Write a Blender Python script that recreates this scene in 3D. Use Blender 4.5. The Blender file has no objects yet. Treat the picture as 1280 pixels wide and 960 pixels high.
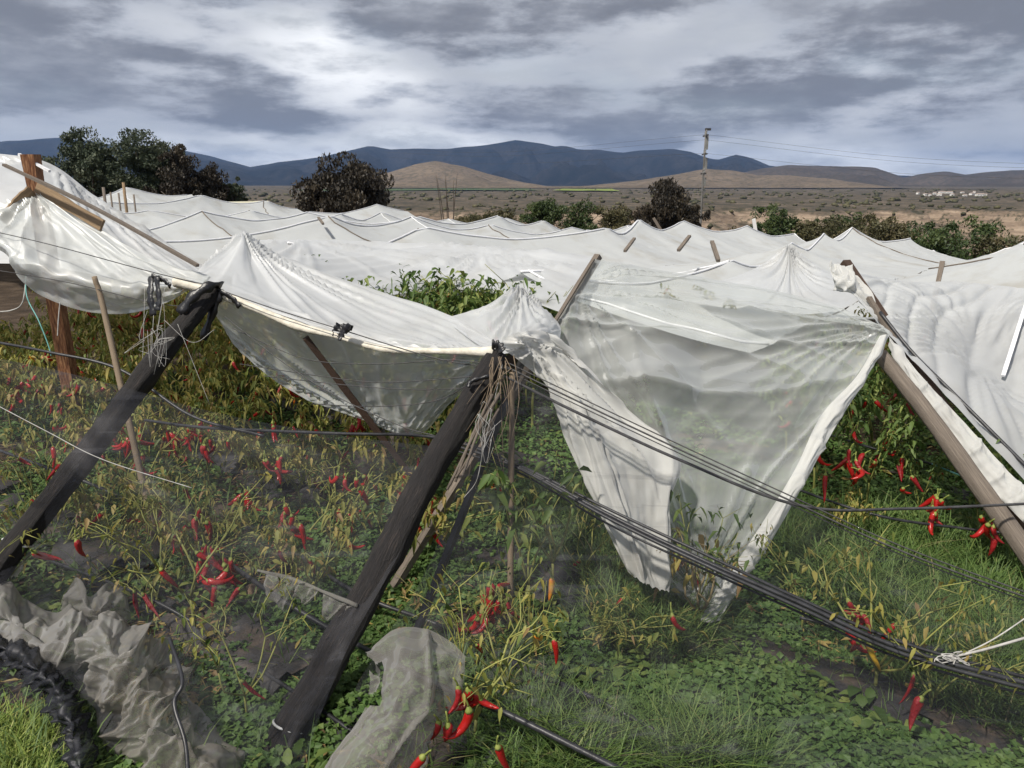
import bpy, math, random
import numpy as np
from mathutils import Vector, Matrix

R = math.radians
random.seed(11)
rng = np.random.default_rng(11)
scene = bpy.context.scene
col = scene.collection

# ------------------------------------------------------------------ camera
CAM_H, PITCH, FPX = 2.4, R(15.0), 914.0
cam_d = bpy.data.cameras.new('camera')
cam = bpy.data.objects.new('camera', cam_d); col.objects.link(cam)
cam_d.sensor_width = 36.0
cam_d.lens = 36.0 * FPX / 1280.0
cam_d.clip_start = 0.05
cam_d.clip_end = 40000.0
cam.location = (0, 0, CAM_H)
cam.rotation_euler = (R(90) - PITCH, 0, 0)
scene.camera = cam

# ------------------------------------------------------------------ world and sun
SUN_TO = Vector((-0.50, -0.50, 0.95)).normalized()
SUN_EL = math.asin(SUN_TO.z)
SUN_AZ = math.atan2(SUN_TO.x, SUN_TO.y)
world = bpy.data.worlds.new('World'); scene.world = world
world.use_nodes = True
wt = world.node_tree; wt.nodes.clear()
def wn(t, **kw):
    n = wt.nodes.new(t)
    for k, v in kw.items(): setattr(n, k, v)
    return n
w_out = wn('ShaderNodeOutputWorld'); w_bg = wn('ShaderNodeBackground')
w_bg.inputs['Strength'].default_value = 0.1
w_sky = wn('ShaderNodeTexSky'); w_sky.sky_type = 'NISHITA'
w_sky.sun_disc = False; w_sky.sun_elevation = SUN_EL; w_sky.sun_rotation = SUN_AZ
w_sky.air_density = 1.2; w_sky.dust_density = 1.5
w_tc = wn('ShaderNodeTexCoord'); w_sep = wn('ShaderNodeSeparateXYZ')
wt.links.new(w_tc.outputs['Generated'], w_sep.inputs[0])
def wmath(op, a, b=None, c=None, clamp=False):
    n = wn('ShaderNodeMath', operation=op); n.use_clamp = clamp
    for i, v in enumerate((a, b, c)):
        if v is None: continue
        if isinstance(v, (int, float)): n.inputs[i].default_value = v
        else: wt.links.new(v, n.inputs[i])
    return n.outputs[0]
zc = wmath('MAXIMUM', w_sep.outputs['Z'], 0.0)
cmb = wn('ShaderNodeCombineXYZ')
wt.links.new(w_sep.outputs['X'], cmb.inputs[0]); wt.links.new(w_sep.outputs['Y'], cmb.inputs[1])
wt.links.new(wmath('MULTIPLY', wmath('POWER', zc, 0.85), 3.0), cmb.inputs[2])
def wnoise(scale, detail, rough, dist, off):
    m = wn('ShaderNodeMapping'); m.inputs['Location'].default_value = off
    wt.links.new(cmb.outputs[0], m.inputs[0])
    n = wn('ShaderNodeTexNoise'); n.inputs['Scale'].default_value = scale
    n.inputs['Detail'].default_value = detail; n.inputs['Roughness'].default_value = rough
    n.inputs['Distortion'].default_value = dist
    wt.links.new(m.outputs[0], n.inputs['Vector'])
    return n.outputs['Fac']
SKY_OFF = 3.1
big = wnoise(2.2, 3, 0.5, 0.0, (2.3 + SKY_OFF, 0.4, 0))
med = wnoise(4.6, 14, 0.62, 0.0, (5.1 + SKY_OFF, 1.7, 0))
fine = wnoise(15.0, 8, 0.6, 0.0, (0.6, 9.1, 0))
def wrange(v, a, b, c, d):
    n = wn('ShaderNodeMapRange', interpolation_type='SMOOTHSTEP'); wt.links.new(v, n.inputs['Value'])
    for k, q in zip(('From Min', 'From Max', 'To Min', 'To Max'), (a, b, c, d)): n.inputs[k].default_value = q
    return n.outputs[0]
def wmix(f, a, b):
    n = wn('ShaderNodeMix', data_type='RGBA'); wt.links.new(f, n.inputs['Factor'])
    for k, q in (('A', a), ('B', b)):
        if isinstance(q, tuple): n.inputs[k].default_value = (*q, 1)
        else: wt.links.new(q, n.inputs[k])
    return n.outputs['Result']
low = wmath('SUBTRACT', 1.0, wmath('DIVIDE', zc, 0.12, clamp=True), clamp=True)
mass = wmath('SUBTRACT', wmath('ADD', wmath('MULTIPLY', big, 0.62), wmath('MULTIPLY', med, 0.38)), wmath('MULTIPLY', low, 0.15))
light = wmix(wrange(med, 0.38, 0.62, 0, 1), (0.42, 0.435, 0.455), (0.88, 0.885, 0.89))
dark = wmix(wrange(med, 0.34, 0.62, 0, 1), (0.29, 0.30, 0.325), (0.15, 0.155, 0.172))
soft = wmix(wrange(mass, 0.385, 0.465, 0, 1), light, (0.36, 0.375, 0.41))
w_cloud = wmix(wrange(mass, 0.442, 0.50, 0, 1), soft, dark)
w_sc = wn('ShaderNodeVectorMath', operation='SCALE'); w_sc.inputs['Scale'].default_value = 10.0
wt.links.new(w_cloud, w_sc.inputs[0])
gap = wnoise(3.0, 6, 0.55, 0.2, (8.3, 3.3, 0))
cov = wn('ShaderNodeMapRange'); cov.inputs['From Min'].default_value = 0.36; cov.inputs['From Max'].default_value = 0.47
cov.inputs['To Min'].default_value = 0.9; cov.inputs['To Max'].default_value = 1.0
wt.links.new(gap, cov.inputs['Value'])
w_mix = wn('ShaderNodeMix', data_type='RGBA')
wt.links.new(cov.outputs[0], w_mix.inputs['Factor'])
wt.links.new(w_sky.outputs[0], w_mix.inputs['A']); wt.links.new(w_sc.outputs[0], w_mix.inputs['B'])
wt.links.new(w_mix.outputs['Result'], w_bg.inputs['Color'])
wt.links.new(w_bg.outputs[0], w_out.inputs['Surface'])

sun_d = bpy.data.lights.new('sun', 'SUN'); sun_d.energy = 3.7; sun_d.angle = R(3.0)
sun_d.color = (1.0, 0.94, 0.84)
sun = bpy.data.objects.new('sun', sun_d); col.objects.link(sun)
sun.rotation_euler = SUN_TO.to_track_quat('Z', 'Y').to_euler(); sun.location = (0, 0, 30)

scene.view_settings.view_transform = 'Standard'
scene.view_settings.look = 'None'
scene.view_settings.gamma = 1.0
scene.view_settings.use_curve_mapping = False
scene.view_settings.exposure = 0.5
scene.render.engine = 'CYCLES'
scene.cycles.use_denoising = True
scene.cycles.max_bounces = 5
scene.cycles.diffuse_bounces = 2
scene.cycles.transmission_bounces = 4
scene.cycles.transparent_max_bounces = 16
scene.cycles.volume_bounces = 0
scene.cycles.sample_clamp_indirect = 6.0

# ------------------------------------------------------------------ helpers
CS, SN = math.cos(PITCH), math.sin(PITCH)
def P(px, py, d):
    """point of the place that lies at picture position px, py and d metres ahead"""
    a = (px - 640.0) / FPX; b = (480.0 - py) / FPX
    return np.array((a * d, d * (CS + b * SN), CAM_H + d * (b * CS - SN)))
def PY(px, py, Y):
    a = (px - 640.0) / FPX; b = (480.0 - py) / FPX
    s = Y / (CS + b * SN)
    return np.array((a * s, Y, CAM_H + s * (b * CS - SN)))
def ground(x, y):
    x = np.asarray(x, float); y = np.asarray(y, float)
    t = np.clip((y - 8.0) / 32.0, 0, 1); S = t * t * (3 - 2 * t)
    return -S * (0.85 + 0.080 * np.clip(x, -22, 30))
def G(px, py, h=0.0):
    """point h above the ground seen at px, py"""
    d = 4.0
    for _ in range(30):
        p = P(px, py, d)
        k = (CAM_H - p[2]) / d
        d = d * 0.5 + 0.5 * (CAM_H - h - float(ground(p[0], p[1]))) / max(k, 0.02)
    return P(px, py, d)

def vnoise(x, y, seed=0):
    x = np.asarray(x, float); y = np.asarray(y, float)
    xi = np.floor(x); yi = np.floor(y); xf = x - xi; yf = y - yi
    u = xf * xf * (3 - 2 * xf); v = yf * yf * (3 - 2 * yf)
    def h(i, j):
        t = np.sin(i * 127.1 + j * 311.7 + seed * 74.7) * 43758.5453
        return t - np.floor(t)
    return (h(xi, yi) * (1 - u) + h(xi + 1, yi) * u) * (1 - v) + (h(xi, yi + 1) * (1 - u) + h(xi + 1, yi + 1) * u) * v
def fbm(x, y, seed=0, oct=4, gain=0.5):
    s = 0; a = 1; t = 0
    for k in range(oct):
        s = s + a * vnoise(np.asarray(x) * 2 ** k, np.asarray(y) * 2 ** k, seed + k * 13); t += a; a *= gain
    return s / t

def tag(o, label=None, cat=None, group=None, kind=None):
    if label: o['label'] = label
    if cat: o['category'] = cat
    if group: o['group'] = group
    if kind: o['kind'] = kind
    return o
def mk(name, V, F, mats, smooth=True, rnd=None, midx=None, uv=None):
    me = bpy.data.meshes.new(name)
    V = np.asarray(V, float)
    me.from_pydata(V.tolist(), [], F.tolist() if isinstance(F, np.ndarray) else F)
    for m in (mats if isinstance(mats, (list, tuple)) else [mats]): me.materials.append(m)
    n = len(me.polygons)
    if smooth: me.polygons.foreach_set('use_smooth', np.ones(n, bool))
    if midx is not None: me.polygons.foreach_set('material_index', np.asarray(midx, np.int32))
    if rnd is not None:
        at = me.attributes.new('rnd', 'FLOAT', 'FACE'); at.data.foreach_set('value', np.asarray(rnd, np.float32))
    if uv is not None:
        l = me.uv_layers.new(name='UVMap'); vi = np.empty(len(me.loops), np.int32)
        me.loops.foreach_get('vertex_index', vi)
        l.data.foreach_set('uv', np.asarray(uv, np.float32)[vi].ravel())
    me.update()
    return me
def ob(name, me, parent=None, loc=None):
    o = bpy.data.objects.new(name, me); col.objects.link(o)
    if parent is not None: o.parent = parent
    if loc is not None: o.location = loc
    return o
def empty(name, loc, rz=0.0, s=1.0):
    o = bpy.data.objects.new(name, None); col.objects.link(o)
    o.location = loc; o.rotation_euler = (0, 0, rz); o.scale = (s, s, s); o.empty_display_size = 0.1
    return o
def recenter(V):
    """base point of a vertex cloud: middle in plan, lowest in height"""
    V = np.asarray(V); c = (V.max(0) + V.min(0)) / 2; c[2] = V[:, 2].min(); return c

def smoothpath(pts, n):
    pts = np.asarray(pts, float)
    k = len(pts)
    if k == 2:
        t = np.linspace(0, 1, n)[:, None]; return pts[0] * (1 - t) + pts[1] * t
    e = np.vstack([2 * pts[0] - pts[1], pts, 2 * pts[-1] - pts[-2]])
    t = np.linspace(0, k - 1 - 1e-6, n); i = t.astype(int); f = (t - i)[:, None]
    p0, p1, p2, p3 = e[i], e[i + 1], e[i + 2], e[i + 3]
    return 0.5 * (2 * p1 + (p2 - p0) * f + (2 * p0 - 5 * p1 + 4 * p2 - p3) * f ** 2 + (3 * p1 - p0 - 3 * p2 + p3) * f ** 3)
def tube_raw(path, rad, sides=8, cap=True, rough=0.0, seed=0):
    path = np.asarray(path, float); n = len(path)
    rad = np.broadcast_to(np.asarray(rad, float), (n,)) if np.ndim(rad) == 0 or len(np.atleast_1d(rad)) == n else np.interp(np.linspace(0, 1, n), np.linspace(0, 1, len(rad)), rad)
    T = np.gradient(path, axis=0); T /= np.linalg.norm(T, axis=1)[:, None] + 1e-9
    up = np.array((0, 0, 1.0)) if abs(T[0][2]) < 0.9 else np.array((1.0, 0, 0))
    N = np.zeros_like(path); N[0] = np.cross(T[0], up); N[0] /= np.linalg.norm(N[0])
    for i in range(1, n):
        v = N[i - 1] - T[i] * np.dot(N[i - 1], T[i]); N[i] = v / (np.linalg.norm(v) + 1e-9)
    B = np.cross(T, N)
    a = np.linspace(0, 2 * math.pi, sides, endpoint=False)
    r = rad[:, None] * np.ones((1, sides))
    if rough:
        ii, jj = np.meshgrid(np.arange(n), np.arange(sides), indexing='ij')
        r = r * (1 + rough * (fbm(ii * 0.35, np.sin(2 * math.pi * jj / sides) * 2 + 5, seed, 3) - 0.5) + rough * 0.8 * (vnoise(ii * 0.08, jj * 1.0, seed + 3) - 0.5))
    V = path[:, None, :] + N[:, None, :] * (np.cos(a)[None, :, None] * r[..., None]) + B[:, None, :] * (np.sin(a)[None, :, None] * r[..., None])
    L = np.concatenate([[0], np.cumsum(np.linalg.norm(np.diff(path, axis=0), axis=1))])
    uv = np.stack([np.tile(a / (2 * math.pi), (n, 1)), np.tile(L[:, None], (1, sides))], -1).reshape(-1, 2)
    F = []
    for i in range(n - 1):
        for j in range(sides):
            k = (j + 1) % sides
            F.append((i * sides + j, i * sides + k, (i + 1) * sides + k, (i + 1) * sides + j))
    if cap:
        F.append(tuple(range(sides))[::-1]); F.append(tuple((n - 1) * sides + j for j in range(sides)))
    return V.reshape(-1, 3), F, uv
class MB:
    """collects raw pieces into one mesh"""
    def __init__(self): self.V = []; self.F = []; self.UV = []; self.n = 0; self.mi = []
    def add(self, V, F, uv=None, mi=0):
        self.V.append(np.asarray(V)); self.F += [tuple(int(i) + self.n for i in f) for f in F]
        self.UV.append(uv if uv is not None else np.zeros((len(V), 2))); self.n += len(V); self.mi += [mi] * len(F)
    def tube(self, path, rad, sides=6, mi=0, **k): self.add(*tube_raw(path, rad, sides, **k), mi=mi)
    def mesh(self, name, mats, smooth=True): return mk(name, np.vstack(self.V), self.F, mats, smooth, midx=self.mi, uv=np.vstack(self.UV))
def box_raw(c, sx, sy, sz, M=None):
    v = np.array([(x, y, z) for x in (-1, 1) for y in (-1, 1) for z in (-1, 1)], float) * np.array((sx, sy, sz)) / 2
    if M is not None: v = v @ np.array(M).T
    return v + np.asarray(c), [(0, 1, 3, 2), (4, 6, 7, 5), (0, 4, 5, 1), (2, 3, 7, 6), (0, 2, 6, 4), (1, 5, 7, 3)]
def tube_thing(name, pts, rad, mat, label, cat, group=None, sides=8, n=24, parent=None, rough=0.0, seed=0):
    path = smoothpath(pts, n); V, F, uv = tube_raw(path, rad, sides, rough=rough, seed=seed)
    c = recenter(V) if parent is None else np.zeros(3)
    o = ob(name, mk(name, V - c, F, mat, uv=uv), parent, c)
    if parent is None: tag(o, label, cat, group)
    return o

# ------------------------------------------------------------------ materials
def nm(name):
    m = bpy.data.materials.new(name); m.use_nodes = True
    nt = m.node_tree; nt.nodes.clear()
    out = nt.nodes.new('ShaderNodeOutputMaterial')
    def N(t, ins=None, **kw):
        n = nt.nodes.new(t)
        for k, v in kw.items(): setattr(n, k, v)
        for k, v in (ins or {}).items():
            if isinstance(v, bpy.types.NodeSocket): nt.links.new(v, n.inputs[k])
            else: n.inputs[k].default_value = v
        return n
    def L(a, b): nt.links.new(a, b)
    return m, nt, out, N, L
def ramp(N, fac, stops):
    r = N('ShaderNodeValToRGB', {0: fac}); e = r.color_ramp.elements
    e[0].position = stops[0][0]; e[0].color = (*stops[0][1], 1)
    e[1].position = stops[-1][0]; e[1].color = (*stops[-1][1], 1)
    for p, c in stops[1:-1]:
        x = e.new(p); x.color = (*c, 1)
    return r.outputs[0]
def noise(N, vec, scale, detail=4, rough=0.55, dist=0.0):
    return N('ShaderNodeTexNoise', {'Vector': vec, 'Scale': scale, 'Detail': detail, 'Roughness': rough, 'Distortion': dist}).outputs['Fac']
def simple(name, stops, scale=8.0, rough=0.8, bump=0.2, stretch=None, coord='Object', spec=0.3, bscale=None):
    m, nt, out, N, L = nm(name)
    tc = N('ShaderNodeTexCoord').outputs[coord]
    if stretch: tc = N('ShaderNodeMapping', {0: tc, 'Scale': stretch}).outputs[0]
    f = noise(N, tc, scale, 6, 0.6)
    p = N('ShaderNodeBsdfPrincipled', {'Base Color': ramp(N, f, stops), 'Roughness': rough, 'Specular IOR Level': spec})
    if bump:
        b = N('ShaderNodeBump', {'Height': noise(N, tc, bscale or scale * 2.3, 6, 0.6), 'Strength': bump, 'Distance': 0.02})
        L(b.outputs[0], p.inputs['Normal'])
    L(p.outputs[0], out.inputs['Surface'])
    return m
def film(name, colr, trans, transl=0.5, gloss=0.5, dirt=0.25, var=0.12):
    m, nt, out, N, L = nm(name)
    tc = N('ShaderNodeTexCoord').outputs['Object']
    d1 = noise(N, tc, 1.3, 5, 0.6); d2 = noise(N, tc, 2.5, 3, 0.5)
    fac = N('ShaderNodeMapRange', {'Value': d1, 'From Min': 0.52, 'From Max': 0.75, 'To Min': 0.0, 'To Max': dirt}).outputs[0]
    c = N('ShaderNodeMix', {'Factor': fac, 'A': (*colr, 1), 'B': (colr[0] * 0.62, colr[1] * 0.54, colr[2] * 0.42, 1)}, data_type='RGBA').outputs['Result']
    bmp = N('ShaderNodeBump', {'Height': noise(N, tc, 22.0, 5, 0.65), 'Strength': 0.10, 'Distance': 0.004}).outputs[0]
    dif = N('ShaderNodeBsdfDiffuse', {'Color': c, 'Normal': bmp}).outputs[0]
    trl = N('ShaderNodeBsdfTranslucent', {'Color': c, 'Normal': bmp}).outputs[0]
    a = N('ShaderNodeMixShader', {0: transl, 1: dif, 2: trl}).outputs[0]
    tv = N('ShaderNodeMapRange', {'Value': d2, 'From Min': 0.3, 'From Max': 0.7, 'To Min': trans * (1 - var), 'To Max': trans * (1 + var)}).outputs[0]
    lw = N('ShaderNodeLayerWeight', {'Blend': 0.35}).outputs['Facing']
    k = N('ShaderNodeMath', {0: 1.0, 1: lw}, operation='SUBTRACT').outputs[0]
    tf = N('ShaderNodeMath', {0: tv, 1: k}, operation='MULTIPLY').outputs[0]
    tr = N('ShaderNodeBsdfTransparent', {'Color': (0.93, 0.95, 0.94, 1)}).outputs[0]
    b = N('ShaderNodeMixShader', {0: tf, 1: a, 2: tr}).outputs[0]
    gl = N('ShaderNodeBsdfGlossy', {'Color': (1, 1, 1, 1), 'Roughness': 0.4, 'Normal': bmp}).outputs[0]
    fr = N('ShaderNodeFresnel', {'IOR': 1.35, 'Normal': bmp}).outputs[0]
    gf = N('ShaderNodeMath', {0: fr, 1: gloss * 0.45}, operation='MULTIPLY').outputs[0]
    e = N('ShaderNodeMixShader', {0: gf, 1: b, 2: gl}).outputs[0]
    L(e, out.inputs['Surface'])
    return m
def netmat(name, lo, hi, colr=(0.035, 0.037, 0.045)):
    m, nt, out, N, L = nm(name)
    uv = N('ShaderNodeTexCoord').outputs['Object']
    n1 = noise(N, N('ShaderNodeMapping', {0: uv, 'Rotation': (0.0, 0.0, 0.62), 'Scale': (0.45, 7.0, 7.0)}).outputs[0], 1.5, 5, 0.6, 0.2)
    f = N('ShaderNodeMapRange', {'Value': n1, 'From Min': 0.3, 'From Max': 0.72, 'To Min': lo, 'To Max': hi}).outputs[0]
    n2 = noise(N, N('ShaderNodeMapping', {0: uv, 'Rotation': (0.0, 0.0, 0.75), 'Scale': (0.4, 16.0, 16.0)}).outputs[0], 1.2, 3, 0.5, 0.1)
    st = N('ShaderNodeMapRange', {'Value': n2, 'From Min': 0.58, 'From Max': 0.64, 'To Min': 0.0, 'To Max': 0.14}).outputs[0]
    f = N('ShaderNodeMath', {0: f, 1: st}, operation='ADD').outputs[0]
    lw = N('ShaderNodeLayerWeight', {'Blend': 0.3}).outputs['Facing']
    f2 = N('ShaderNodeMath', {0: lw, 1: 0.22, 2: f}, operation='MULTIPLY_ADD', use_clamp=True).outputs[0]
    d = N('ShaderNodeBsdfDiffuse', {'Color': (*colr, 1)}).outputs[0]
    g = N('ShaderNodeBsdfGlossy', {'Color': (0.5, 0.5, 0.55, 1), 'Roughness': 0.5}).outputs[0]
    dg = N('ShaderNodeMixShader', {0: 0.06, 1: d, 2: g}).outputs[0]
    t = N('ShaderNodeBsdfTransparent', {'Color': (1, 1, 1, 1)}).outputs[0]
    L(N('ShaderNodeMixShader', {0: f2, 1: t, 2: dg}).outputs[0], out.inputs['Surface'])
    return m
def leafmat(name, stops, transl=0.3, rough=0.55):
    m, nt, out, N, L = nm(name)
    r = N('ShaderNodeAttribute', attribute_name='rnd').outputs['Fac']
    c = ramp(N, r, stops)
    p = N('ShaderNodeBsdfPrincipled', {'Base Color': c, 'Roughness': rough, 'Specular IOR Level': 0.35}).outputs[0]
    t = N('ShaderNodeBsdfTranslucent', {'Color': c}).outputs[0]
    L(N('ShaderNodeMixShader', {0: transl, 1: p, 2: t}).outputs[0], out.inputs['Surface'])
    return m

M = {}
M['film'] = film('film', (0.62, 0.635, 0.65), 0.26, 0.30, 0.5, 0.25)
M['film_far'] = film('film_far', (0.60, 0.62, 0.625), 0.20, 0.25, 0.5, 0.5)
M['film_clear'] = film('film_clear', (0.64, 0.665, 0.66), 0.66, 0.35, 0.5, 0.35)
M['film_mid'] = film('film_mid', (0.62, 0.64, 0.63), 0.42, 0.35, 0.5, 0.35)
M['film_thick'] = film('film_thick', (0.70, 0.70, 0.68), 0.12, 0.35, 0.3, 0.45)
M['film_old'] = film('film_old', (0.33, 0.315, 0.295), 0.60, 0.4, 0.3, 0.9)
M['film_yellow'] = film('film_yellow', (0.80, 0.77, 0.56), 0.1, 0.4, 0.4, 0.3)
M['hem'] = simple('hem', [(0.3, (0.50, 0.46, 0.38)), (0.6, (0.72, 0.68, 0.58))], 14, 0.6, 0.3)
M['hem_white'] = simple('hem_white', [(0.3, (0.66, 0.67, 0.70)), (0.7, (0.80, 0.80, 0.82))], 14, 0.5, 0.3)
M['net'] = netmat('net', 0.14, 0.19)
M['net_thin'] = netmat('net_thin', 0.12, 0.16)
M['net_dense'] = netmat('net_dense', 0.45, 0.85, (0.018, 0.019, 0.023))
M['charred'] = simple('charred', [(0.3, (0.008, 0.008, 0.009)), (0.55, (0.022, 0.019, 0.019)), (0.75, (0.065, 0.048, 0.040))], 5, 0.7, 0.9, (14, 1.6, 1), 'UV', 0.4)
M['greywood'] = simple('greywood', [(0.3, (0.10, 0.085, 0.072)), (0.55, (0.20, 0.165, 0.135)), (0.75, (0.30, 0.26, 0.215))], 5, 0.8, 0.6, (12, 1.0, 1), 'UV')
M['darkwood'] = simple('darkwood', [(0.3, (0.03, 0.02, 0.016)), (0.7, (0.11, 0.066, 0.045))], 5, 0.8, 0.6, (12, 1.2, 1), 'UV')
M['redwood'] = simple('redwood', [(0.35, (0.07, 0.03, 0.018)), (0.5, (0.20, 0.085, 0.04)), (0.65, (0.36, 0.20, 0.10))], 4, 0.8, 0.6, (8, 2.0, 1), 'UV')
M['lath'] = simple('lath', [(0.3, (0.16, 0.11, 0.065)), (0.7, (0.36, 0.25, 0.15))], 5, 0.8, 0.5, (10, 1.2, 1), 'UV')
M['bamboo'] = simple('bamboo', [(0.3, (0.15, 0.11, 0.075)), (0.7, (0.30, 0.235, 0.165))], 5, 0.7, 0.3, (8, 2, 1), 'UV')
M['hose'] = simple('hose', [(0.3, (0.012, 0.012, 0.014)), (0.7, (0.04, 0.041, 0.047))], 12, 0.42, 0.15, spec=0.5)
M['wire'] = simple('wire', [(0.3, (0.035, 0.034, 0.036)), (0.7, (0.09, 0.088, 0.09))], 20, 0.5, 0)
M['string'] = simple('string', [(0.3, (0.30, 0.29, 0.27)), (0.7, (0.52, 0.51, 0.49))], 20, 0.8, 0)
M['teal'] = simple('teal', [(0.3, (0.10, 0.35, 0.33)), (0.7, (0.25, 0.5, 0.47))], 20, 0.7, 0)
M['black_rag'] = simple('black_rag', [(0.3, (0.006, 0.006, 0.007)), (0.7, (0.022, 0.022, 0.025))], 9, 0.35, 0.4, spec=0.6)
M['mulch'] = simple('mulch', [(0.3, (0.014, 0.014, 0.016)), (0.5, (0.028, 0.026, 0.026)), (0.62, (0.075, 0.056, 0.042))], 5.0, 0.6, 0.8, spec=0.5)
M['tie'] = simple('tie', [(0.3, (0.7, 0.7, 0.7)), (0.7, (0.8, 0.8, 0.8))], 9, 0.4, 0)
M['clod'] = simple('clod', [(0.3, (0.26, 0.17, 0.11)), (0.7, (0.45, 0.33, 0.23))], 9, 0.9, 0.6)
M['stem'] = simple('stem', [(0.3, (0.14, 0.16, 0.04)), (0.6, (0.30, 0.30, 0.09)), (0.8, (0.40, 0.36, 0.16))], 4, 0.6, 0.1)
M['stem_dry'] = simple('stem_dry', [(0.3, (0.16, 0.12, 0.06)), (0.7, (0.34, 0.27, 0.15))], 6, 0.8, 0.1)
M['calyx'] = simple('calyx', [(0.3, (0.12, 0.17, 0.03)), (0.7, (0.28, 0.30, 0.08))], 20, 0.6, 0.1)
M['red'] = simple('red', [(0.25, (0.20, 0.007, 0.008)), (0.6, (0.36, 0.012, 0.010)), (0.85, (0.48, 0.022, 0.012))], 9, 0.24, 0.25, spec=0.5, bscale=45)
M['dark_red'] = simple('dark_red', [(0.25, (0.15, 0.006, 0.01)), (0.7, (0.32, 0.012, 0.014))], 12, 0.42, 0.5, spec=0.5, bscale=60)
M['yellow_pod'] = simple('yellow_pod', [(0.3, (0.60, 0.32, 0.02)), (0.7, (0.68, 0.46, 0.04))], 9, 0.3, 0.2, spec=0.5)
M['orange_pod'] = simple('orange_pod', [(0.3, (0.55, 0.05, 0.015)), (0.5, (0.62, 0.22, 0.02)), (0.7, (0.66, 0.42, 0.04))], 9, 0.3, 0.2, spec=0.5)
YEL = [(0.0, (0.06, 0.10, 0.022)), (0.25, (0.14, 0.18, 0.04)), (0.5, (0.27, 0.26, 0.06)), (0.72, (0.38, 0.31, 0.085)), (0.9, (0.32, 0.215, 0.095)), (1.0, (0.17, 0.115, 0.06))]
GRN = [(0.0, (0.045, 0.085, 0.02)), (0.35, (0.08, 0.135, 0.03)), (0.7, (0.16, 0.22, 0.055)), (0.92, (0.27, 0.29, 0.08)), (1.0, (0.36, 0.31, 0.09))]
M['leaf_yellow'] = leafmat('leaf_yellow', YEL)
M['leaf_green'] = leafmat('leaf_green', GRN)
M['cover'] = leafmat('cover', [(0.0, (0.04, 0.085, 0.022)), (0.4, (0.075, 0.14, 0.036)), (0.8, (0.13, 0.205, 0.055)), (1.0, (0.22, 0.25, 0.08))], 0.25)
M['grass'] = leafmat('grass', [(0.0, (0.05, 0.10, 0.025)), (0.5, (0.11, 0.18, 0.045)), (0.85, (0.19, 0.25, 0.07)), (1.0, (0.30, 0.27, 0.13))], 0.3)
M['grass_bright'] = leafmat('grass_bright', [(0.0, (0.12, 0.19, 0.03)), (0.5, (0.26, 0.34, 0.07)), (1.0, (0.44, 0.46, 0.15))], 0.35)
M['tree_grey'] = leafmat('tree_grey', [(0.0, (0.032, 0.046, 0.026)), (0.5, (0.062, 0.08, 0.046)), (1.0, (0.11, 0.12, 0.07))], 0.15)
M['tree_brown'] = leafmat('tree_brown', [(0.0, (0.016, 0.014, 0.011)), (0.5, (0.036, 0.029, 0.020)), (1.0, (0.080, 0.062, 0.038))], 0.1)
M['tree_green'] = leafmat('tree_green', [(0.0, (0.025, 0.045, 0.014)), (0.5, (0.052, 0.08, 0.025)), (1.0, (0.11, 0.14, 0.045))], 0.2)
M['tree_olive'] = leafmat('tree_olive', [(0.0, (0.045, 0.045, 0.02)), (0.5, (0.09, 0.085, 0.038)), (1.0, (0.16, 0.135, 0.07))], 0.2)
M['bark'] = simple('bark', [(0.3, (0.04, 0.032, 0.026)), (0.7, (0.12, 0.10, 0.08))], 5, 0.9, 0.4)
M['concrete'] = simple('concrete', [(0.3, (0.10, 0.097, 0.093)), (0.7, (0.18, 0.175, 0.168))], 3, 0.9, 0.1)
M['insulator'] = simple('insulator', [(0.3, (0.14, 0.14, 0.135)), (0.7, (0.24, 0.24, 0.23))], 3, 0.4, 0)
M['metal_dark'] = simple('metal_dark', [(0.3, (0.03, 0.03, 0.032)), (0.7, (0.07, 0.068, 0.066))], 3, 0.6, 0.1)
M['house'] = simple('house', [(0.3, (0.62, 0.61, 0.58)), (0.7, (0.78, 0.77, 0.74))], 0.4, 0.9, 0)
M['house_roof'] = simple('house_roof', [(0.3, (0.28, 0.20, 0.17)), (0.7, (0.42, 0.36, 0.32))], 0.4, 0.9, 0)
M['dark_glass'] = simple('dark_glass', [(0.3, (0.03, 0.035, 0.045)), (0.7, (0.05, 0.055, 0.06))], 0.4, 0.2, 0)

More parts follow.
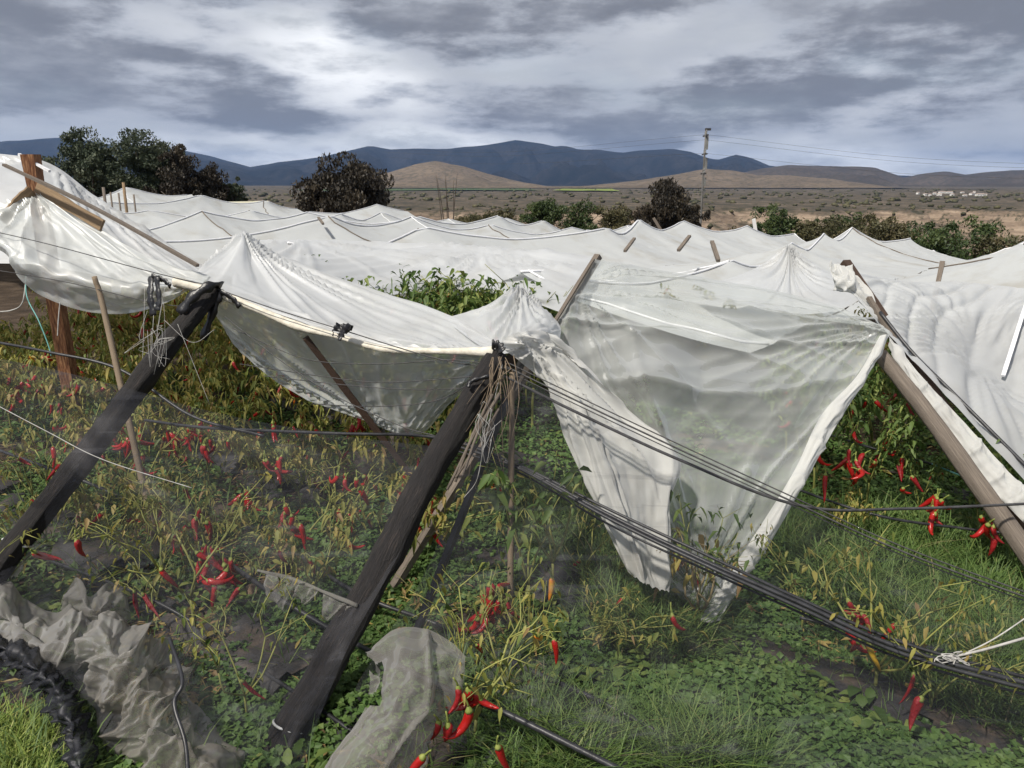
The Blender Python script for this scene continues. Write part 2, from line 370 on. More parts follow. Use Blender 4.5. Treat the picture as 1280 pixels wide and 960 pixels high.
# ground material: damp dark soil near by, dry stony scrub across the valley
def ground_mat():
    m, nt, out, N, L = nm('soil')
    tc = N('ShaderNodeTexCoord').outputs['Object']
    soil = ramp(N, noise(N, tc, 2.2, 8, 0.65), [(0.3, (0.030, 0.023, 0.017)), (0.5, (0.058, 0.042, 0.030)), (0.7, (0.105, 0.078, 0.056))])
    strat = N('ShaderNodeMapping', {0: tc, 'Scale': (0.012, 0.004, 0.10)}).outputs[0]
    far = ramp(N, noise(N, strat, 3.0, 9, 0.68, 0.5), [(0.34, (0.035, 0.030, 0.026)), (0.45, (0.10, 0.078, 0.058)), (0.56, (0.15, 0.115, 0.085)), (0.70, (0.25, 0.19, 0.14))])
    scrub = noise(N, N('ShaderNodeMapping', {0: tc, 'Scale': (0.06, 0.06, 0.06)}).outputs[0], 2.0, 9, 0.72)
    sf = N('ShaderNodeMapRange', {'Value': scrub, 'From Min': 0.47, 'From Max': 0.54, 'To Min': 0.0, 'To Max': 0.85}).outputs[0]
    far = N('ShaderNodeMix', {'Factor': sf, 'A': far, 'B': (0.035, 0.036, 0.024, 1)}, data_type='RGBA').outputs['Result']
    nz = N('ShaderNodeSeparateXYZ', {0: N('ShaderNodeNewGeometry').outputs['Normal']}).outputs['Z']
    steep = N('ShaderNodeMapRange', {'Value': nz, 'From Min': 0.97, 'From Max': 0.86, 'To Min': 0.0, 'To Max': 0.85}).outputs[0]
    rock = ramp(N, noise(N, N('ShaderNodeMapping', {0: tc, 'Scale': (0.05, 0.02, 0.30)}).outputs[0], 1.6, 9, 0.7), [(0.36, (0.10, 0.078, 0.062)), (0.5, (0.22, 0.165, 0.122)), (0.64, (0.36, 0.28, 0.21))])
    far = N('ShaderNodeMix', {'Factor': steep, 'A': far, 'B': rock}, data_type='RGBA').outputs['Result']
    sc2 = N('ShaderNodeMapRange', {'Value': noise(N, tc, 0.16, 8, 0.72), 'From Min': 0.54, 'From Max': 0.60, 'To Min': 0.0, 'To Max': 0.8}).outputs[0]
    far = N('ShaderNodeMix', {'Factor': sc2, 'A': far, 'B': (0.04, 0.042, 0.026, 1)}, data_type='RGBA').outputs['Result']
    y = N('ShaderNodeSeparateXYZ', {0: tc}).outputs['Y']
    k = N('ShaderNodeMapRange', {'Value': y, 'From Min': 40.0, 'From Max': 70.0}).outputs[0]
    c = N('ShaderNodeMix', {'Factor': k, 'A': soil, 'B': far}, data_type='RGBA').outputs['Result']
    b = N('ShaderNodeBump', {'Height': noise(N, tc, 14, 8, 0.7), 'Strength': N('ShaderNodeMapRange', {'Value': k, 'To Min': 0.8, 'To Max': 0.0}).outputs[0], 'Distance': 0.03}).outputs[0]
    p = N('ShaderNodeBsdfPrincipled', {'Base Color': c, 'Roughness': 0.95, 'Specular IOR Level': 0.15, 'Normal': b})
    L(p.outputs[0], out.inputs['Surface'])
    return m
M['soil'] = ground_mat()
def hill_mat(name, a, b, c, dens=0.5):
    m, nt, out, N, L = nm(name)
    tc = N('ShaderNodeTexCoord').outputs['Object']
    base = ramp(N, noise(N, tc, 0.0035, 9, 0.65), [(0.35, a), (0.62, b)])
    dots = noise(N, tc, 0.05, 6, 0.75)
    f = N('ShaderNodeMapRange', {'Value': dots, 'From Min': dens - 0.05, 'From Max': dens + 0.07, 'To Min': 0.0, 'To Max': 0.75}).outputs[0]
    cc = N('ShaderNodeMix', {'Factor': f, 'A': base, 'B': (*c, 1)}, data_type='RGBA').outputs['Result']
    p = N('ShaderNodeBsdfPrincipled', {'Base Color': cc, 'Roughness': 1.0, 'Specular IOR Level': 0.0})
    L(p.outputs[0], out.inputs['Surface'])
    return m
M['hill_far_shade'] = hill_mat('hill_far_shade', (0.006, 0.009, 0.012), (0.034, 0.032, 0.032), (0.004, 0.006, 0.007), 0.5)  # cloud shadow over the back range is put into this darkened colour
M['hill_mid'] = hill_mat('hill_mid', (0.060, 0.050, 0.043), (0.10, 0.08, 0.065), (0.045, 0.043, 0.034), 0.5)
M['hill_near'] = hill_mat('hill_near', (0.12, 0.095, 0.07), (0.19, 0.148, 0.108), (0.07, 0.062, 0.042), 0.52)
M['field_green'] = simple('field_green', [(0.3, (0.045, 0.075, 0.025)), (0.7, (0.075, 0.105, 0.04))], 0.02, 1, 0)
M['field_bright'] = simple('field_bright', [(0.3, (0.15, 0.20, 0.04)), (0.7, (0.20, 0.24, 0.05))], 0.02, 1, 0)
M['field_tan'] = simple('field_tan', [(0.3, (0.20, 0.125, 0.075)), (0.7, (0.27, 0.18, 0.11))], 0.02, 1, 0)

# ------------------------------------------------------------------ terrain
def terrain_z(x, y):
    near = ground(x, y)
    r = y
    edge = 62 + 10 * (vnoise(x * 0.02, 0.3, 5) - 0.5)
    t = np.clip((r - edge) / 90, 0, 1); drop = t * t * (3 - 2 * t)
    val = near * (1 - drop) + drop * (-36)
    plain = -9.5 + np.clip((r - 700) / 2600, 0, 1) ** 1.3 * 22 + 9 * (fbm(x * 0.0016, r * 0.0007, 55, 4) - 0.5) * np.clip((r - 600) / 900, 0, 1)
    cl = 330 + 90 * (fbm(x * 0.004, 1.1, 9, 4) - 0.5) + 60 * (np.abs(vnoise(x * 0.017, 4.0, 3) - 0.5))
    cut = fbm(x * 0.022, r * 0.004, 21, 4)
    gly = np.abs(2 * fbm(x * 0.018, r * 0.002, 23, 3) - 1)
    s = np.clip((r - cl + 90 * (cut - 0.5) - 85 * (0.45 - gly)) / 62, 0, 1)
    s2 = np.clip(s * 1.15, 0, 1); step = 0.55 * s2 + 0.45 * (np.floor(s2 * 4) / 4 + np.clip((s2 * 4 % 1) * 3, 0, 1) / 4) 
    z = val * (1 - step) + plain * step
    return z + np.where(r > 150, (fbm(x * 0.02, r * 0.02, 31, 4) - 0.5) * 5 * np.clip((r - 150) / 200, 0, 1) * np.clip(1.4 - step, 0.12, 1), 0)
ys = np.concatenate([np.linspace(-30, 45, 60), np.linspace(46, 240, 50), np.linspace(243, 520, 100), np.geomspace(530, 14000, 50)])
ss = np.linspace(-1.15, 1.15, 330)
YY, SS = np.meshgrid(ys, ss, indexing='ij')
XX = SS * (np.abs(YY) + 45)
ZZ = terrain_z(XX, YY) + np.where(YY < 40, 0.05 * (fbm(XX * 1.3, YY * 1.3, 4, 3) - 0.5), 0)
def gridfaces(n, m):
    i, j = np.meshgrid(np.arange(n - 1), np.arange(m - 1), indexing='ij')
    a = i * m + j
    return np.stack([a, a + 1, a + m + 1, a + m], -1).reshape(-1, 4)
V = np.stack([XX, YY, ZZ], -1).reshape(-1, 3)
tag(ob('ground', mk('ground', V, gridfaces(*XX.shape), M['soil'])), kind='structure')

# hills
def hills(name, prof, D0, D1, D2, mat, seed, gul=0.35, z0=-6.0, px0=-700, px1=1980):
    pxs = np.arange(px0, px1 + 1, 7.0)
    prof = np.array(prof, float)
    py = np.interp(pxs, prof[:, 0], prof[:, 1]) + 1.6 * (fbm(pxs * 0.05, 0.5, seed, 4) - 0.5)
    top = np.array([PY(a, b, D1)[2] for a, b in zip(pxs, py)])
    ah = np.array([PY(a, 235.1, 1.0)[0] for a in pxs])
    t = np.concatenate([np.linspace(0, 1, 56), np.linspace(1, 2, 12)[1:]])
    Ys = np.where(t <= 1, D0 + (D1 - D0) * t, D1 + (D2 - D1) * (t - 1))
    T, A = np.meshgrid(t, ah, indexing='ij'); Yg = np.meshgrid(Ys, ah, indexing='ij')[0]
    H = np.meshgrid(t, top, indexing='ij')[1]
    f = np.where(T <= 1, np.clip(T, 0, 1) ** 1.55, np.clip(2 - T, 0, 1))
    X = A * Yg
    sc = 9.0 / D1
    rid = 1 - np.abs(2 * fbm(X * sc + 0.4 * Yg * sc, Yg * sc * 0.55, seed + 3, 5, 0.55) - 1)
    rid2 = 1 - np.abs(2 * fbm(X * sc * 3.3, Yg * sc * 1.2, seed + 8, 4, 0.55) - 1)
    env = np.clip(4 * np.clip(T, 0, 1) * (1 - np.clip(T, 0, 1)), 0, 1) * np.clip((H + 20) / 100, 0, 3)
    Z = z0 + (H - z0) * f + env * gul * 100 * ((rid - 0.75) + 0.45 * (rid2 - 0.75))
    Z = np.minimum(Z, z0 + (H - z0) * (0.35 + 0.65 * np.clip(T, 0, 1)) + 0.5)
    tag(ob(name, mk(name, np.stack([X, Yg, Z], -1).reshape(-1, 3), gridfaces(*X.shape), mat)), kind='structure')
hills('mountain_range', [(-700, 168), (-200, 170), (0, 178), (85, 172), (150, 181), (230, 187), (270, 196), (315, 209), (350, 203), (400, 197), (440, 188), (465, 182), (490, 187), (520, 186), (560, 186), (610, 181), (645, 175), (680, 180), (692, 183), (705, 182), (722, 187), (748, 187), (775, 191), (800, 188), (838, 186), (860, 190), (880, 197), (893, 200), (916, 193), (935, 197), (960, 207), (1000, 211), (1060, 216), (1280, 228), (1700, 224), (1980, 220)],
      4600, 7200, 9800, M['hill_far_shade'], 3, 2.2, 5)
hills('brown_hills', [(-700, 238), (800, 238), (880, 226), (960, 209), (985, 206), (1060, 208), (1090, 209), (1105, 214), (1128, 222), (1150, 217), (1180, 214), (1205, 218), (1230, 215), (1260, 213), (1300, 212), (1500, 210), (1980, 214)],
      2900, 4300, 6000, M['hill_mid'], 17, 0.9, 0)
hills('foothills', [(-700, 240), (400, 240), (450, 228), (485, 216), (520, 205), (545, 201), (575, 207), (600, 214), (640, 225), (690, 234), (740, 232), (800, 225), (850, 217), (882, 211), (915, 213), (945, 219), (985, 219), (1040, 224), (1090, 231), (1140, 238), (1980, 240)],
      2100, 3000, 4200, M['hill_near'], 29, 0.6, 3)
# fields on the far plain
def field(name, pts, mat, dz=0.6):
    pts = [PY(x, 240, y)[:2] for x, y in pts]
    n = 14; q = np.array(pts, float)
    s, t = np.meshgrid(np.linspace(0, 1, n), np.linspace(0, 1, n), indexing='ij')
    XY = ((1 - s) * (1 - t))[..., None] * q[0] + (s * (1 - t))[..., None] * q[1] + (s * t)[..., None] * q[2] + ((1 - s) * t)[..., None] * q[3]
    Z = terrain_z(XY[..., 0], XY[..., 1]) + dz + 1.2
    tag(ob(name, mk(name, np.concatenate([XY, Z[..., None]], -1).reshape(-1, 3), gridfaces(n, n), mat)), kind='structure')
field('green_field', [(380, 1500), (680, 1500), (660, 1900), (370, 1900)], M['field_green'])
field('meadow', [(690, 1450), (775, 1400), (765, 1800), (705, 1850)], M['field_bright'], 1.0)
# scattered scrub on the far bank and plain
r = np.random.default_rng(77); n = 3000
sy = 150 * np.exp(r.uniform(0, 2.6, n)); sx = r.uniform(-.85, .85, n) * sy
keep = fbm(sx * .012, sy * .012, 88, 3) > .44; sx, sy = sx[keep], sy[keep]; n = len(sx)
ico = np.array([(0, 0, 1), (.89, 0, .45), (.28, .85, .45), (-.72, .53, .45), (-.72, -.53, .45), (.28, -.85, .45), (.72, .53, -.45), (-.28, .85, -.45), (-.89, 0, -.45), (-.28, -.85, -.45), (.72, -.53, -.45), (0, 0, -1)])
icf = np.array([(0, 1, 2), (0, 2, 3), (0, 3, 4), (0, 4, 5), (0, 5, 1), (1, 6, 2), (2, 7, 3), (3, 8, 4), (4, 9, 5), (5, 10, 1), (6, 7, 2), (7, 8, 3), (8, 9, 4), (9, 10, 5), (10, 6, 1), (6, 11, 7), (7, 11, 8), (8, 11, 9), (9, 11, 10), (10, 11, 6)])
sz = r.uniform(.5, 1.5, n) * np.clip(sy / 400, .8, 2.2)
V = ico[None] * (sz[:, None] * r.uniform(.6, 1.4, (n, 12)))[..., None] * np.array((1.25, 1.25, .75)) + np.stack([sx, sy, terrain_z(sx, sy) + sz * .4], -1)[:, None]
F = (icf[None] + (np.arange(n) * 12)[:, None, None]).reshape(-1, 3)
tag(ob('scrub', mk('scrub', V.reshape(-1, 3), F, M['tree_olive'], True, rnd=np.repeat(r.uniform(0, .7, n), 20))), 'dark scrub dotted over the far river bank and plain', 'scrub', kind='stuff')
# far village
ordw = ['first', 'second', 'third', 'fourth', 'fifth', 'sixth', 'seventh', 'eighth', 'ninth', 'tenth', 'eleventh', 'twelfth', 'thirteenth', 'fourteenth']
hb = {}
def house_mesh(w, d, h):
    b = MB(); b.add(*box_raw((0, 0, h / 2), w, d, h)); return b.mesh('wall', M['house'], False)
def roof_mesh(w, d, h, rh):
    V = [(-w / 2 - .4, -d / 2 - .4, h), (w / 2 + .4, -d / 2 - .4, h), (w / 2 + .4, d / 2 + .4, h), (-w / 2 - .4, d / 2 + .4, h), (-w / 2 - .4, 0, h + rh), (w / 2 + .4, 0, h + rh)]
    return mk('roof', V, [(0, 1, 5, 4), (2, 3, 4, 5), (0, 4, 3), (1, 2, 5), (0, 3, 2, 1)], M['house_roof'], False)
for i in range(3):
    w, d, h = [(13, 8, 4.5), (20, 9, 5), (9, 8, 6)][i]
    b = MB(); b.add(*box_raw((0, -d / 2 - .03, h * .3), 1.6, .1, h * .55))
    b2_ = MB(); b2_.add(*box_raw((0, -d / 2 - .03, h * .55), 1.8, .1, 1.5))
    hb[i] = (house_mesh(w, d, h), roof_mesh(w, d, h, 2.0), b.mesh('door', M['dark_glass'], False), b2_.mesh('window', M['dark_glass'], False), w)
for i in range(14):
    px = 1148 + i * 6.5 + random.uniform(-3, 3); Y = random.uniform(1000, 1300)
    p = PY(px, 240, Y); z = float(terrain_z(p[0], Y))
    o = empty('village_house', (p[0], Y, z), random.uniform(-.6, .6), random.uniform(.35, .6))
    k = random.randrange(3)
    ob('wall', hb[k][0], o); ob('roof', hb[k][1], o); ob('door', hb[k][2], o)
    for e in (-.32, .32): ob('window', hb[k][3], o, (e * hb[k][4], 0, 0))
    tag(o, f'tiny white house, {ordw[i]} from the left in the far village', 'house', 'far village houses')

# ------------------------------------------------------------------ trees
def leaf_cloud(centres, radii, per, size, droop=0.0, flat=0.6, r=None):
    r = r or rng
    n = len(centres) * per
    c = np.repeat(np.asarray(centres), per, 0); rd = np.repeat(np.asarray(radii), per)
    d = r.normal(size=(n, 3)); d /= np.linalg.norm(d, axis=1)[:, None]
    pos = c + d * (rd * r.uniform(0.35, 1.0, n) ** 0.6)[:, None] * np.array((1, 1, flat))
    ax = r.normal(size=(n, 3)); ax[:, 2] -= droop * 2.0; ax /= np.linalg.norm(ax, axis=1)[:, None]
    sd = np.cross(ax, r.normal(size=(n, 3))); sd /= np.linalg.norm(sd, axis=1)[:, None] + 1e-9
    L = size * r.uniform(0.6, 1.4, n); W = L * r.uniform(0.3, 0.5, n)
    a = pos - ax * L[:, None] / 2; b = pos + ax * L[:, None] / 2
    V = np.stack([a, pos + sd * W[:, None] / 2, b, pos - sd * W[:, None] / 2], 1).reshape(-1, 3)
    F = np.arange(n * 4).reshape(-1, 4)
    clump = np.repeat(r.uniform(0, 1, len(centres)), per)
    return V, F, np.clip(0.55 * clump + 0.45 * r.uniform(0, 1, n), 0, 1)
def tree(name, px, py_top, Y, width, kind, label, height=None, seed=0, nclump=150, per=190, group=None):
    r = np.random.default_rng(seed + 100)
    top = PY(px, py_top, Y); gz = float(terrain_z(top[0], Y)); Ht = top[2] - gz
    o = empty(name, (top[0], Y, gz))
    mat, droop, leaf = {'grey': ('tree_grey', .3, .18), 'brown': ('tree_brown', .9, .20), 'green': ('tree_green', .0, .20), 'olive': ('tree_olive', .1, .19)}[kind]
    w = width / 2
    shrub = kind in ('green', 'olive')
    cz0 = -0.08 if shrub else 0.12
    # a few uneven lobes, then clumps inside them
    lobes = []
    for k in range(12):
        a = r.uniform(0, 6.28); q = r.uniform(0.1, 0.85)
        lobes.append((math.cos(a) * q * w, math.sin(a) * q * w, Ht * r.uniform(cz0 + .15, 0.80) * (1.05 - .25 * q), r.uniform(0.22, 0.48) * w))
    lobes.append((r.uniform(-.2, .2) * w, 0, Ht - 0.42 * w * .8, 0.42 * w))
    cs, rs = [], []
    while len(cs) < nclump:
        l = lobes[r.integers(len(lobes))]
        d = r.normal(size=3); d /= np.linalg.norm(d)
        q = l[3] * r.uniform(.45, 1.05)
        p = np.array((l[0], l[1], l[2])) + d * q * np.array((1.1, 1.1, 0.95))
        if p[2] < Ht * 0.08 or p[2] > Ht * 1.0: continue
        cs.append(p); rs.append(w * r.uniform(0.09, 0.26))
    if droop > .5:
        for c_, r_ in list(zip(cs, rs))[::3]:
            cs.append(c_ - np.array((0, 0, r_ * 1.3))); rs.append(r_ * .7)
    V, F, q = leaf_cloud(cs, rs, per, leaf * max(.7, min(1.2, w / 2.4)), droop, 0.85, r)
    ob('crown', mk('crown', V, F, M[mat], False, rnd=q), o)
    b = MB()
    b.tube(smoothpath([(0, 0, -.3), (.1, .05, Ht * .25), (-.05, 0, Ht * .5), (0.05, 0, Ht * .78)], 9), [.045 * Ht, .03 * Ht, .02 * Ht, .006 * Ht], 7)
    for l in lobes:
        b.tube(smoothpath([(0, 0, Ht * .18), (l[0] * .5, l[1] * .5, l[2] * .62), (l[0], l[1], l[2])], 6), [.02 * Ht, .006 * Ht], 5)
    ob('trunk', b.mesh('trunk', M['bark']), o)
    tag(o, label, 'tree' if not shrub else 'shrub', group)
tree('tree', 106, 166, 46, 5.2, 'grey', 'broad grey-green tree, leftmost of the trees behind the plastic roofs', seed=1)
tree('tree', 184, 158, 47, 4.9, 'grey', 'tallest grey-green tree with a pointed top at left', seed=2)
tree('tree', 222, 182, 45, 4.2, 'brown', 'brownish drooping tree right beside the tallest grey-green tree', seed=3, nclump=80)
tree('tree', 260, 204, 46, 3.2, 'brown', 'small rounded brown tree right of the left tree group', seed=4, nclump=70)
tree('tree', 292, 217, 48, 2.6, 'grey', 'smallest bush-like tree at the right end of the left tree group', seed=5, nclump=60)
tree('tree', 440, 203, 43, 6.3, 'brown', 'wide dark brown tree standing alone left of the bare sapling', seed=6, nclump=150)
tree('tree', 834, 227, 48, 5.0, 'brown', 'dark brown weeping tree beside the tall utility pole', seed=7, nclump=140)
tree('tree', 868, 256, 47, 3.2, 'brown', 'low dark tree tucked right of the weeping tree, above the shed', seed=8, nclump=80)
sh = [(620, 258, 60, 4.6, 'olive', 'low olive bush left of the two round green bushes'),
      (683, 244, 58, 4.3, 'green', 'round green bush, left one of the pair near the bright meadow'),
      (727, 248, 59, 4.1, 'green', 'round green bush, right one of the pair near the bright meadow'),
      (766, 252, 57, 4.6, 'olive', 'thin olive shrub between the green bushes and the dark weeping tree'),
      (962, 257, 56, 5.1, 'green', 'tall green bush right of the utility pole'),
      (1020, 272, 54, 6.2, 'olive', 'grey-olive shrub between the green bushes on the valley edge'),
      (1048, 262, 58, 4.3, 'green', 'upright green shrub left of the wide olive bush'),
      (1098, 266, 52, 6.5, 'olive', 'wide olive-brown bush on the valley edge at right'),
      (1190, 273, 50, 7.3, 'green', 'broad bright green bush before the cliff at right'),
      (1268, 297, 48, 5.9, 'olive', 'low olive bush at the right edge of the view'),
      (925, 284, 54, 4.6, 'olive', 'low dull bush between the shed and the tall green bush'),
      (1140, 288, 56, 4.9, 'green', 'small green bush between the wide olive bush and the broad green bush'),
      (590, 268, 58, 3.2, 'olive', 'small olive bush beside the bare sapling')]
for i, (px, py, Y, w, k, lab) in enumerate(sh):
    tree('shrub', px, py + 4, Y, w, k, lab, seed=20 + i, nclump=80, per=120)
# bare sapling
p = PY(560, 262, 44); gz = float(terrain_z(p[0], 44)); b = MB()
for k in range(6):
    a = random.uniform(-.35, .35)
    b.tube(smoothpath([(k * .12 - .3, 0, 0), (k * .14 - .35 + a * .4, .1, 1.8), (k * .16 - .4 + a, 0, 2.6 + random.uniform(.4, 1.4))], 7), [.04, .012], 5)
tag(ob('bare_sapling', b.mesh('bare_sapling', M['bark']), None, (p[0], 44, gz)), 'bare leafless sapling with thin upright twigs behind the roofs', 'sapling')

# ------------------------------------------------------------------ utility pole with wires
Yp = 78.0
pb = PY(877, 262, Yp); pt = PY(882.5, 163, Yp); gz = float(terrain_z(pb[0], Yp))
o = empty('utility_pole', (pb[0], Yp, gz)); dx = pt[0] - pb[0]; hp = pt[2] - gz
tag(o, 'tall slightly leaning concrete utility pole carrying wires over the valley', 'utility pole')
tube_thing('mast', [(0, 0, -.5), (dx, 0, hp)], [.14, .09], M['concrete'], None, None, parent=o, sides=8, n=6)
for k, zz in enumerate((hp - .5, hp - 2.3, hp - 4.2)):
    b = MB(); cxk = dx * (zz / hp)
    b.add(*box_raw((cxk, 0, zz), .1, 2.0, .14)); ob('crossarm', b.mesh('crossarm', M['metal_dark'], False), o)
    for s in (-.9, 0.9):
        tube_thing('insulator', [(cxk + s * .18, s, zz), (cxk + s * .18, s, zz + .5)], [.06, .09, .05, .085, .04], M['insulator'], None, None, parent=o, sides=7, n=9)
for zz, ww, hh in ((hp - 1.2, .2, 1.3), (hp - 3.2, .24, 1.1), (hp - 5.0, .22, .8)):
    b = MB(); b.add(*box_raw((dx * zz / hp + .16, -.1, zz), ww, .25, hh)); ob('switch_box', b.mesh('switch_box', M['insulator'], False), o)
b = MB(); b.add(*box_raw((dx + .2, 0, hp + .1), .55, .3, .22)); ob('cap', b.mesh('cap', M['metal_dark'], False), o)
for k, (z0, yr, yl) in enumerate(((hp - .4, 209, 186), (hp - .9, 214, 190), (hp - 2.2, 226, 196))):
    a = np.array((pb[0] + dx, Yp, gz + z0)); e = PY(1420, yr, 70); e2 = PY(480, yl, 150)
    m1 = (a + e) / 2 - np.array((0, 0, .7)); m2 = (a + e2) / 2 - np.array((0, 0, 1.2))
    nth = ['topmost', 'middle', 'lowest'][k]
    tube_thing('power_line', [e2, m2, a], .010, M['wire'], f'{nth} thin power line running left from the utility pole', 'power line', sides=4)
    tube_thing('power_line', [a, m1, e], .010, M['wire'], f'{nth} thin power line running right from the utility pole', 'power line', sides=4)
# shed
p = PY(880, 300, 40); gz = float(terrain_z(p[0], 40)); hz = PY(880, 292, 40)[2] - gz
o = empty('shed', (p[0], 40, gz)); tag(o, 'low dark shed with a slanted black roof in front of weeping tree', 'shed')
b = MB(); b.add(*box_raw((0, 0, hz * .45), 4.6, 2.4, hz * .9)); ob('wall', b.mesh('wall', M['black_rag'], False), o)
b = MB(); b.add(*box_raw((-.2, 0, hz * .95), 5.8, 2.8, .12, Matrix.Rotation(.07, 3, 'Y'))); ob('roof', b.mesh('roof', M['metal_dark'], False), o)
b = MB(); b.add(*box_raw((2.3, -1.3, hz + .25), .18, .05, 1.2, Matrix.Rotation(-.25, 3, 'Y'))); ob('board', b.mesh('board', M['house'], False), o)
b = MB(); b.add(*box_raw((-2.6, -1.3, hz + .25), .14, .05, 1.5, Matrix.Rotation(-.6, 3, 'Y'))); ob('board', b.mesh('board', M['greywood'], False), o)
# fence posts far left
for i, (px, top) in enumerate(((128, 234), (137, 240), (147, 241), (153, 228), (166, 243))):
    p = PY(px, top, 26); gz = float(terrain_z(p[0], 26))
    tube_thing('fence_post', [(p[0], 26, gz), (p[0] + .03, 26, p[2])], .05 if i % 3 == 0 else .03, M['lath'] if i == 3 else M['greywood'],
               ['stout grey fence post behind the left roof sheet', 'thin fence stake between the two stout posts, left one', 'thin fence stake between the two stout posts, right one', 'tall straw-coloured fence post behind the left roof sheet', 'thin fence stake right of the straw-coloured post'][i], 'fence post', n=4)

# ------------------------------------------------------------------ plastic sheets
def cr2(C, n, m):
    C = np.asarray(C, float)
    A = np.stack([smoothpath(C[:, j], n) for j in range(C.shape[1])], 1)
    return np.stack([smoothpath(A[i], m) for i in range(n)], 0)
def ridge1(x, seed):
    return 1 - np.abs(2 * vnoise(x, 0.37 + seed * 0 , seed) - 1)
def worley(x, y, seed):
    x = np.asarray(x, float); y = np.asarray(y, float); xi = np.floor(x); yi = np.floor(y); best = np.full(x.shape, 9.0)
    for i in (-1, 0, 1):
        for j in (-1, 0, 1):
            a, b = xi + i, yi + j
            h1 = np.sin(a * 127.1 + b * 311.7 + seed * 7.7) * 43758.5453; h1 -= np.floor(h1)
            h2 = np.sin(a * 269.5 + b * 183.3 + seed * 3.3) * 43758.5453; h2 -= np.floor(h2)
            best = np.minimum(best, np.hypot(a + h1 - x, b + h2 - y))
    return best
def grid_sheet(name, C, mat, n=60, m=80, rad=(), lin=(), fb=(), wor=(), seed=0, parent=None, edge=0.05, nop=None, ragged=0.0):
    """C: coarse grid of world points -> smooth sheet with folds"""
    Pn = cr2(C, n, m)
    du = np.gradient(Pn, axis=0); dv = np.gradient(Pn, axis=1)
    Nn = np.cross(du, dv); Nn /= np.linalg.norm(Nn, axis=2)[..., None] + 1e-9
    t, s = np.meshgrid(np.linspace(0, 1, n), np.linspace(0, 1, m), indexing='ij')
    d = np.zeros((n, m))
    for k, (s0, t0, fr, amp, rr) in enumerate(rad):
        th = np.arctan2(t - t0, s - s0); q = np.hypot(s - s0, t - t0)
        d += amp * 1.35 * (ridge1(th * fr, seed + k) ** 4 - 0.2) * np.clip(q / 0.12, 0, 1) * np.exp(-(q / rr) ** 2)
    for k, (ang, fr, amp) in enumerate(lin):
        w = s * math.cos(ang) + t * math.sin(ang)
        l = -s * math.sin(ang) + t * math.cos(ang)
        d += amp * (ridge1(w * fr + 0.9 * vnoise(l * 2.2, w * 1.2, seed + 5), seed + 40 + k) ** 4 - 0.2) * 1.2 * (0.35 + 0.9 * vnoise(w * fr * .37, l * 3.0, seed + 70 + k))
    for k, (fs, amp) in enumerate(fb):
        d += amp * (np.abs(2 * fbm(s * fs * 1.3 + 7, t * fs, seed + 20 + k, 4) - 1) - 0.3)
    asp = np.linalg.norm(Pn[n // 2, -1] - Pn[n // 2, 0]) / (np.linalg.norm(Pn[-1, m // 2] - Pn[0, m // 2]) + 1e-6)
    for k, (fs, amp) in enumerate(wor):
        wx = .5 * fbm(s * 5, t * 5, seed + 90, 2)
        d += amp * (worley(s * fs * asp + wx, t * fs + wx, seed + k) - .45)
    if edge: d *= np.clip(np.minimum(np.minimum(s, 1 - s), np.minimum(t, 1 - t)) / edge, 0.15, 1)
    Pn = Pn + Nn * d[..., None]
    if ragged:
        w = (t > 0.93) * ragged * (vnoise(s * 30, 0.5, seed) - .5)
        Pn = Pn + du * (w * n * .02)[..., None]
    V = Pn.reshape(-1, 3); c = recenter(V) if parent is None else np.zeros(3)
    F = gridfaces(n, m)
    if nop is not None:
        fs = (s[:-1, :-1] + s[1:, 1:]) / 2; ft = (t[:-1, :-1] + t[1:, 1:]) / 2
        F = F[nop(fs, ft).ravel()]
    o = ob(name, mk(name, V - c, F, mat, uv=np.stack([s, t], -1).reshape(-1, 2)), parent, c)
    return o, Pn
def px_grid(rows): return [[P(*q) for q in r] for r in rows]

